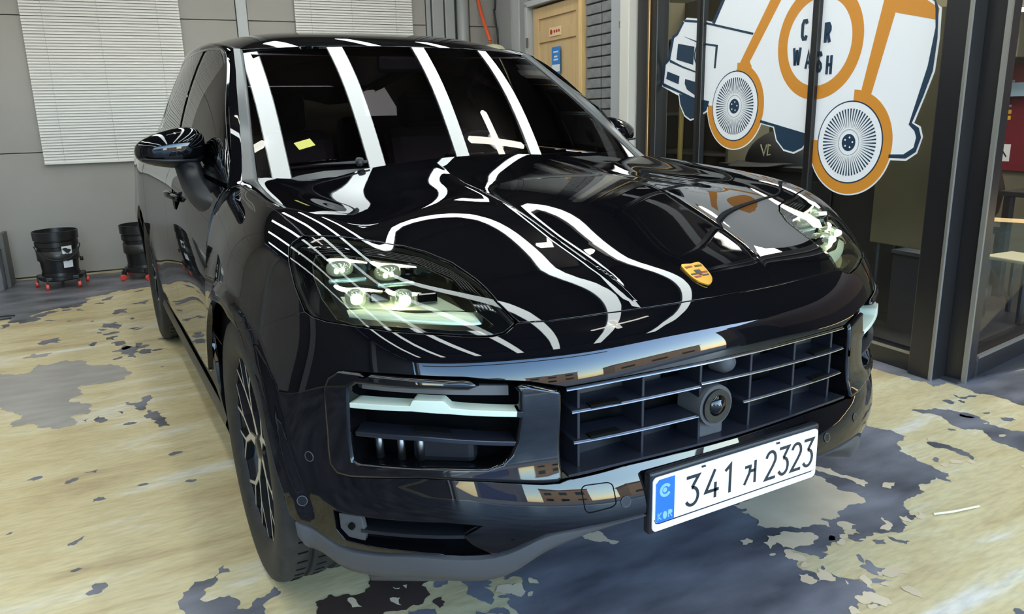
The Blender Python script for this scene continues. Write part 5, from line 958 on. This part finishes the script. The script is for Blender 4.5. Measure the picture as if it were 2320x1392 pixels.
for nm, L in (('print_rear_edge', [(.19, 1.76), (.16, 1.705), (.15, 1.573), (.156, 1.431), (.192, 1.318), (.239, 1.196), (.198, 1.174), (.181, 1.129), (.202, 1.061), (.254, 1.028), (.352, 1.028), (.351, 1.045), (.268, 1.048), (.216, 1.081), (.207, 1.129), (.22, 1.159), (.255, 1.188), (.185, 1.452), (.165, 1.62), (.175, 1.70)]), ('print_line', [(1.67, 1.936), (1.756, 1.812), (1.729, 1.803), (1.641, 1.932)]), ('print_line', [(1.67, 1.936), (1.42, 2.28), (1.40, 2.26), (1.641, 1.932)]), ('print_line', [(2.06, 1.867), (1.876, 1.838), (1.369, 1.715), (1.376, 1.704), (1.876, 1.825), (2.04, 1.848)]), ('print_grille', [(2.106, 1.717), (1.928, 1.683), (1.936, 1.57), (2.121, 1.616)]), ('print_vent', [(2.22, 1.544), (2.081, 1.505), (2.089, 1.453), (2.233, 1.495)]), ('print_vent', [(2.017, 1.484), (1.882, 1.455), (1.906, 1.375), (1.994, 1.415), (2.02, 1.453)]), ('print_line', [(2.273, 1.449), (2.091, 1.398), (1.759, 1.296), (1.76, 1.31), (2.092, 1.415), (2.264, 1.469)]), ('print_line', [(2.192, 1.621), (2.05, 1.569), (1.89, 1.523), (1.89, 1.514), (2.05, 1.557), (2.197, 1.604)]), ('print_line', [(1.276, 1.198), (.859, 1.118), (.86, 1.13), (1.273, 1.214)]),
              ('print_line', [(2.219, 1.631), (2.264, 1.599), (2.29, 1.459), (2.263, 1.454), (2.243, 1.589), (2.192, 1.618), (2.153, 1.758), (2.114, 1.772), (2.045, 1.848), (2.064, 1.853), (2.129, 1.785), (2.173, 1.772)]), ('print_line', [(2.055, 1.761), (1.869, 1.705), (1.691, 1.674), (1.704, 1.534), (1.721, 1.535), (1.712, 1.665), (1.868, 1.694)])):
    dec(nm, L, K['navy'], 1.5)
dec('print_lamp', ring(1.845, 1.63, .072, .084, -100, 100, 20), K['navy'], 1.5)
LET = {'C': [[(.45, .62), (.3, .95), (-.2, .95), (-.45, .6), (-.45, -.6), (-.2, -.95), (.3, -.95), (.45, -.62)]], 'A': [[(-.48, -1), (0, 1), (.48, -1)], [(-.3, -.35), (.3, -.35)]], 'R': [[(-.4, -1), (-.4, .92), (.15, .92), (.42, .6), (.42, .3), (.15, -.02), (-.4, -.02)], [(.02, -.02), (.46, -1)]],
       'W': [[(-.72, 1), (-.38, -.95)], [(-.38, -.95), (0, .75)], [(0, .75), (.38, -.95)], [(.38, -.95), (.72, 1)]], 'S': [[(.42, .6), (.2, .95), (-.2, .95), (-.42, .65), (-.38, .3), (.35, -.25), (.42, -.65), (.2, -.95), (-.2, -.95), (-.42, -.6)]], 'H': [[(-.4, 1), (-.4, -1)], [(.4, 1), (.4, -1)], [(-.4, 0), (.4, 0)]]}
def word(txt, bs, z0, dz, hw, hh, wd):
    for i, ch in enumerate(txt):
        dec('print_letter', [stroke([(bs[i]-a*hw, z0+dz*i+b*hh) for a, b in s_], wd) for s_ in LET[ch]], K['navy'], 2)
word('CAR', (.965, .885, .800), 1.690, -.016, .034, .048, .020); word('WASH', (1.010, .925, .845, .775), 1.553, -.019, .033, .048, .017)
# the shop behind the glass
tag(R1('floor', (1.45, 2.3, .004), (2.9, 4.9, .012), K['shopfl']), kind='structure'); tag(R1('wall_shop', (2.80, 2.4, ZC/2), (.08, 5.0, ZC), K['olive']), kind='structure'); tag(R1('wall_shop_back', (1.5, 4.95, ZC/2), (2.8, .08, ZC), K['olive']), kind='structure'); tag(R1('ceiling_shop', (1.45, 2.3, 3.28), (2.9, 5.2, .06), K['ceil']), kind='structure')
bd = tag(R1('olive_screen', (.36, .50, 1.14), (.03, .42, 1.22), K['olive2'], None, .004), 'tall olive fabric screen standing just inside the right-hand shop pane', 'screen')
R1('screen_leg', (.36, .33, .28), (.02, .02, .55), K['shopdk'], bd); R1('screen_leg', (.36, .67, .28), (.02, .02, .55), K['shopdk'], bd); R1('screen_foot', (.36, .5, .014), (.22, .44, .02), K['shopdk'], bd)
bx = tag(R1('grey_crate', (.62, .53, .235), (.28, .26, .45), mat('crate_grey', srgb(62, 62, 66), .6), None, .006), 'dark grey crate on the shop floor below the olive screen', 'crate'); R1('crate_lid', (.62, .53, .47), (.29, .27, .02), mat('crate_lid_grey', srgb(98, 98, 100), .5), bx)
ct = tag(empty('shop_counter', RP(.85, 1.6, 0)), 'charcoal counter inside the shop behind the middle pane', 'counter'); CL = RP(.85, 1.6, 0)
wpart(ct, R1('counter_body', (.85, 1.50, .43), (.5, 1.6, .86), K['shopdk'], None, .006), CL); wpart(ct, R1('counter_top', (.85, 1.50, .875), (.56, 1.66, .03), K['dkfl'], None, .004), CL)
for b in (.95, 1.45, 1.95): wpart(ct, R1('counter_door', (.592, b, .44), (.018, .42, .74), K['shopdk'], None, .004), CL)
cp = tag(empty('baseball_cap', RP(.80, 1.9, .89)), 'black cap with pale monogram on the counter behind the glass', 'cap'); CPL = RP(.80, 1.9, .89)
rows = []
for t in np.linspace(0, 1, 9): a = t*PI/2; rows.append([RP(.80-.24*math.cos(a)*math.cos(q), 1.90+.30*math.cos(a)*math.sin(q), .892+.24*math.sin(a)) for q in np.linspace(0, 2*PI, 24, endpoint=False)])
wpart(cp, MB().grid(rows, closed=True).build('cap_crown', K['dkfl'], None, True), CPL)
rows = [[RP(.62-.26*f*math.cos(q), 1.90+.30*math.sin(q)*(1-.25*f), .912-.018*f*f) for q in np.linspace(-1.35, 1.35, 16)] for f in (0, .4, .8, 1)]
wpart(cp, MB().grid(rows).build('cap_peak', K['dkfl'], None, True), CPL)
vc = MB()
for s_ in ([(.05, .035), (.015, -.035), (-.01, .035)], [(-.05, .03), (-.025, .035), (-.02, -.035), (-.05, -.03)]): vc.prism(stroke([(1.83+a, 1.0+b) for a, b in s_], .009), RP(.565, 0, 0), RBv, EZ, RRv*-.003)
wpart(cp, vc.build('cap_monogram', K['cream']), CPL)
sh = tag(empty('shop_shelf', RP(.9, 2.9, 0)), 'olive shelf unit with a yellow pole at the far end of the shop', 'shelf'); SHL = RP(.9, 2.9, 0)
wpart(sh, R1('shelf_back', (1.15, 3.02, 1.1), (.03, 1.12, 2.2), K['olive2']), SHL)
for z in (.5, .93, 1.25, 1.62, 1.85): wpart(sh, R1('shelf_board', (.95, 3.02, z), (.4, 1.12, .022), K['bright'], None, .003), SHL)
for b in (2.46, 3.58): wpart(sh, R1('shelf_side', (.95, b, 1.1), (.4, .03, 2.2), K['olive2'], None, .003), SHL)
wpart(sh, MB().tube([RP(.66, 2.95, 0), RP(.66, 2.93, 1.33)], .022, 10).build('yellow_pole', K['pole'], None, True), SHL)
wa = R1('wall_cupboard', (2.62, 2.2, 2.05), (.30, 1.6, .9), K['olive'], None, .004); tag(wa, 'olive wall cupboard on the far shop wall above a dark gap', 'cupboard'); R1('cupboard_shadow_gap', (2.70, 2.2, 1.575), (.14, 1.6, .03), K['shopdk'], wa); R1('cupboard_door', (2.465, 1.8, 2.05), (.014, .76, .86), K['olive'], wa, .003); R1('cupboard_door', (2.465, 2.58, 2.05), (.014, .76, .86), K['olive'], wa, .003)
po = R1('wall_poster', (2.745, 1.53, 1.165), (.008, .42, .80), K['poster']); tag(po, 'dark red poster with yellow lines of print on the far shop wall', 'poster')
for z, w, h, b, m_ in ((1.475, .10, .05, 1.665, 'lab'), (1.435, .14, .022, 1.64, 'sgrey'), (1.385, .045, .085, 1.70, 'yellow'), (1.21, .17, .03, 1.65, 'yellow'), (1.165, .17, .03, 1.65, 'yellow'), (1.255, .16, .014, 1.65, 'sgrey'), (1.09, .09, .022, 1.69, 'yellow'), (1.02, .05, .05, 1.66, 'yellow'), (.90, .19, .13, 1.63, 'lab')): R1('poster_print', (2.740, b, z), (.002, w, h), K[m_], po)
dr = MB(); dr.prism(stroke([(1.70, .87), (1.66, .93), (1.60, .92), (1.56, .87)], .012), RP(2.7385, 0, 0), RBv, EZ, RRv*-.001); dr.prism(stroke([(1.69, .86), (1.64, .875), (1.60, .85)], .018), RP(2.7385, 0, 0), RBv, EZ, RRv*-.001); dr.build('poster_drawing', K['ink'], po)
nt_ = R1('notice_board', (2.70, 1.545, 1.375), (.03, .21, .10), mat('notice_pale', srgb(176, 204, 220), .4)); tag(nt_, 'pale blue notice overlapping the red poster', 'notice')
sg_ = R1('wall_sign', (2.745, 1.728, 1.70), (.008, .06, .16), K['skyb']); tag(sg_, 'narrow blue sign on the far shop wall above the red poster', 'sign'); R1('sign_band', (2.740, 1.728, 1.655), (.002, .055, .04), K['lab'], sg_)
sl_ = tag(empty('shop_strip_light', RP(2.35, 1.2, 1.93)), 'thin white strip light under a shelf inside the shop', 'light'); wpart(sl_, R1('lamp_tube', (2.35, 1.2, 1.91), (.03, .62, .028), mat('shop_tube', (.9, .9, .9), .4, emit=(1, 1, .97), estr=3.0)), RP(2.35, 1.2, 1.93)); wpart(sl_, R1('lamp_shelf', (2.45, 1.2, 1.96), (.3, .66, .05), K['olive2']), RP(2.35, 1.2, 1.93))
tb = tag(empty('wooden_desk', RP(2.0, .7, 0)), 'wooden desk with a dark frame behind the right-hand glass', 'desk'); TBL = RP(2.0, .7, 0)
wpart(tb, R1('desk_top', (2.1, .60, .70), (.7, .64, .035), K['shopdk'], None, .004), TBL); wpart(tb, R1('desk_panel', (2.42, .62, .42), (.03, .60, .52), K['table'], None, .004), TBL); wpart(tb, R1('desk_back', (2.43, .60, .92), (.03, .62, .40), K['table'], None, .004), TBL)
for r in (1.78, 2.42):
    for b in (.33, .87): wpart(tb, R1('leg', (r, b, .34), (.05, .05, .68), K['shopdk'], None, .004), TBL)
st = tag(empty('stool', RP(1.3, .47, 0)), 'low stool with a pale seat and dark crossed legs behind the right-hand glass', 'stool'); STL = RP(1.3, .47, 0)
wpart(st, R1('seat', (1.32, .46, .378), (.26, .28, .022), K['cream'], None, .006), STL)
for a, b in (((1.2, .57), (1.2, .57)), ((1.44, .35), (1.44, .35)), ((1.2, .35), (1.2, .35)), ((1.44, .57), (1.44, .57))): wpart(st, MB().tube([RP(a[0], a[1], .37), RP(b[0], b[1], .012)], .016, 6).build('leg', K['shopdk']), STL)
for b in (.35, .57): wpart(st, MB().tube([RP(1.2, b, .34), RP(1.44, b, .08)], .010, 6).build('brace', K['shopdk']), STL)
pt_ = MB().lathe([(.0001, 0), (.09, 0), (.15, .12), (.17, .28), (.13, .42), (.11, .42), (.0001, .38)], (0, 0, 0), 'z', 24).build('planter', K['pot'], None, True, auto=.9); pt_.location = RP(1.95, 1.22, .42); tag(pt_, 'rounded dark brown vase on a stand beside the wooden desk', 'vase')
sd = tag(R1('vase_stand', (1.95, 1.22, .405), (.34, .30, .03), K['shopdk'], None, .004), 'dark square stand under the brown vase', 'stand'); 
for a in (-.13, .13):
    for c in (-.11, .11): R1('leg', (1.95+a, 1.22+c, .20), (.03, .03, .38), K['shopdk'], sd)
# buckets on red casters
def bucket(r, b, label, turn):
    c = RP(r, b, 0); t = tag(empty('wash_bucket', tuple(c)), label, 'bucket', 'black buckets on red casters'); t.rotation_euler = (0, 0, turn)
    MB().lathe([(.0001, .10), (.128, .10), (.134, .14), (.147, .33), (.157, .335), (.157, .372), (.150, .376), (.150, .385), (.163, .388), (.165, .455), (.158, .458), (.155, .40), (.140, .34), (.125, .13), (.0001, .12)], (0, 0, 0), 'z', 40).build('pail', K['bucket'], t, True, auto=.5)
    MB().lathe([(.150, .222), (.1525, .224), (.1535, .30), (.1500, .302)], (-.001, 0, 0), 'z', 40).build('grit_band', mat('bucket_window', (.03, .028, .024), .3), t, True)
    MB().lathe([(.0001, .062), (.155, .062), (.165, .07), (.165, .095), (.140, .10), (.138, .125), (.130, .125), (.128, .1), (.0001, .095)], (0, 0, 0), 'z', 40).build('dolly_ring', K['bucket'], t, True, auto=.5)
    for k in range(5):
        a = 2*PI*k/5+.3; x, y = .165*math.cos(a), .165*math.sin(a)
        o = MB().box((x*.97, y*.97, .085), (.05, .05, .03)).build('dolly_arm', K['bucket'], t, bevel=.006)
        MB().box((x*1.10, y*1.10, .055), (.012, .04, .05)).build('caster_fork', K['bucket'], t, bevel=.003)
        w = MB().lathe([(.0001, -.012), (.022, -.012), (.0255, -.008), (.0255, .008), (.022, .012), (.0001, .012)], (x*1.16, y*1.16, .0260), 'x', 18).build('caster_wheel', K['wheelr'], t, True, auto=.6)
    rows = [[(rr*math.cos(a), rr*math.sin(a), z) for a in np.linspace(-1.42, -.92, 8)] for z, rr in ((.165, .1385), (.25, .1445), (.34, .151+.003))]
    lb = MB().grid([[(p[0]*1.035, p[1]*1.035, p[2]) for p in r_] for r_ in rows]).build('bucket_label', K['lab'], t, True)
    for k, (a, z, s) in enumerate(((-1.28, .315, .018), (-1.15, .30, .024), (-1.30, .26, .014), (-1.06, .265, .016), (-1.2, .235, .022), (-1.17, .268, .012))):
        rr = .157; c2 = np.array([rr*math.cos(a), rr*math.sin(a), z]); MB().prism([(s*math.cos(q)*(1+.3*math.sin(3*q)), s*.7*math.sin(q)) for q in np.linspace(0, 2*PI, 12, endpoint=False)], c2, (-math.sin(a), math.cos(a), 0), EZ, (.001*math.cos(a), .001*math.sin(a), 0)).build('label_print', K['ink'], lb)
    MB().lathe([(.0001, -.012), (.016, -.01), (.018, 0), (.016, .012), (.0001, .014)], (.160, .02, .205), 'x', 14).build('drain_cap', K['bucket'], t, True)
    MB().tube([(.166*math.cos(a), .166*math.sin(a), .37-.14*abs(math.sin(a/1.0))) for a in np.linspace(PI+.2, 2*PI-.2, 14)], .004, 6).build('bucket_handle', K['bucket'], t, True)
bucket(-4.118, 4.76, 'black bucket with a white label on red casters, left one under the long blind', .06)
bucket(-3.492, 4.79, 'black bucket on red casters half hidden behind the rear of the car', 1.9)
ly = [(-1.99+.09*math.cos(a), 4.98+.05*math.sin(a), .006) for a in np.linspace(.6, 5.4, 16)]
tag(MB().tube([(p[0]+.12, p[1]-.03, p[2]) for p in ly], .005, 6, True).build('rubber_loop', K['cable'], None, True), 'thin dark rubber loop lying on the floor by the left wall', 'loop')
# hose, cable and the pale rounded object behind the roof
tag(MB().tube(catmull([RP(-.16, 5.36, 2.66), RP(-.16, 5.25, 2.42), RP(-.16, 5.141, 2.225), RP(-.16, 5.035, 2.09), RP(-.16, 4.965, 1.995), RP(-.16, 4.955, 1.985)], 5), .018, 10).build('orange_hose', K['orange'], None, True), 'orange hose hanging down to the cream object behind the roof', 'hose')
tag(MB().tube(catmull([RP(-.012, 5.15, 3.2), RP(-.012, 5.155, 2.40), RP(-.012, 5.184, 2.297), RP(-.012, 5.138, 2.145), RP(-.012, 5.113, 2.02), RP(-.012, 5.1, 1.2)], 5), .009, 8).build('black_cable', K['cable'], None, True), 'thin black cable hanging on the side wall next to the orange hose', 'cable')
rl = MB().lathe([(.0001, -.10), (.24, -.10), (.285, -.06), (.295, 0), (.285, .06), (.24, .09), (.0001, .09)], (0, 0, 0), 'x', 40).build('cream_object', K['cream'], None, True, auto=.8); rl.location = RP(-.16, 4.90, 1.66); rl.rotation_euler = (0, 0, -TH); tag(rl, 'cream rounded object where the orange hose ends, its rim showing above the car roof', 'hose reel')  # plain rounded cream shape at the end of the hose
R1('object_bracket', (-.045, 4.90, 1.66), (.06, .12, .4), K['seal'], None, .004).parent = None
bpy.data.objects['object_bracket'].parent = rl; bpy.data.objects['object_bracket'].matrix_parent_inverse = (Matrix.Translation(rl.location) @ rl.rotation_euler.to_matrix().to_4x4()).inverted()
tag(R1('wall_neighbour', (6.5, -4.2, 2.0), (.3, 9.6, 4.0), mat('neighbour_brick', srgb(84, 66, 56), .85)), kind='structure')
tag(R1('wall_front', (5.4, -6.2, 1.6), (2.6, .2, 3.3), mat('front_wall_dark', srgb(70, 64, 60), .8)), kind='structure')
# the yard in front of the open side, seen mirrored in the paint: ground, far houses
tag(MB().box((0, -35, -.06), (120, 60.4, .1)).build('yard', K['asphalt']), kind='structure')
def house(x, y, w, d, h, m, rows_, cols_, label, shutter=False):
    t = tag(empty('house', (x, y, 0)), label, 'building'); MB().box((0, 0, h/2), (w, d, h)).build('wall', m, t); MB().box((0, 0, h+.1), (w+.4, d+.4, .2)).build('roof', K['gb'], t)
    for i in range(rows_):
        for j in range(cols_):
            f = MB().box((-w/2+w*(j+.5)/cols_, d/2+.02, 1.6+2.9*i), (w/cols_*.5, .08, 1.3)).build('window', K['gb'], t); MB().box((-w/2+w*(j+.5)/cols_, d/2+.05, 1.6+2.9*i), (w/cols_*.5-.16, .06, 1.14)).build('pane', K['win'], f)
    if shutter: MB().box((0, d/2+.05, 1.4), (w*.8, .1, 2.8)).build('roller_shutter', K['shut'], t)
house(-14, -32, 12, 6, 6.0, K['gb'], 1, 3, 'low grey workshop across the yard with a blue roller shutter', True)
house(1.5, -44, 12, 6, 6.0, K['tan'], 2, 3, 'sunlit sandy house straight across the yard'); house(19, -36, 12, 6, 5.0, K['tan'], 1, 3, 'low sunlit sandy house across the yard to the right')
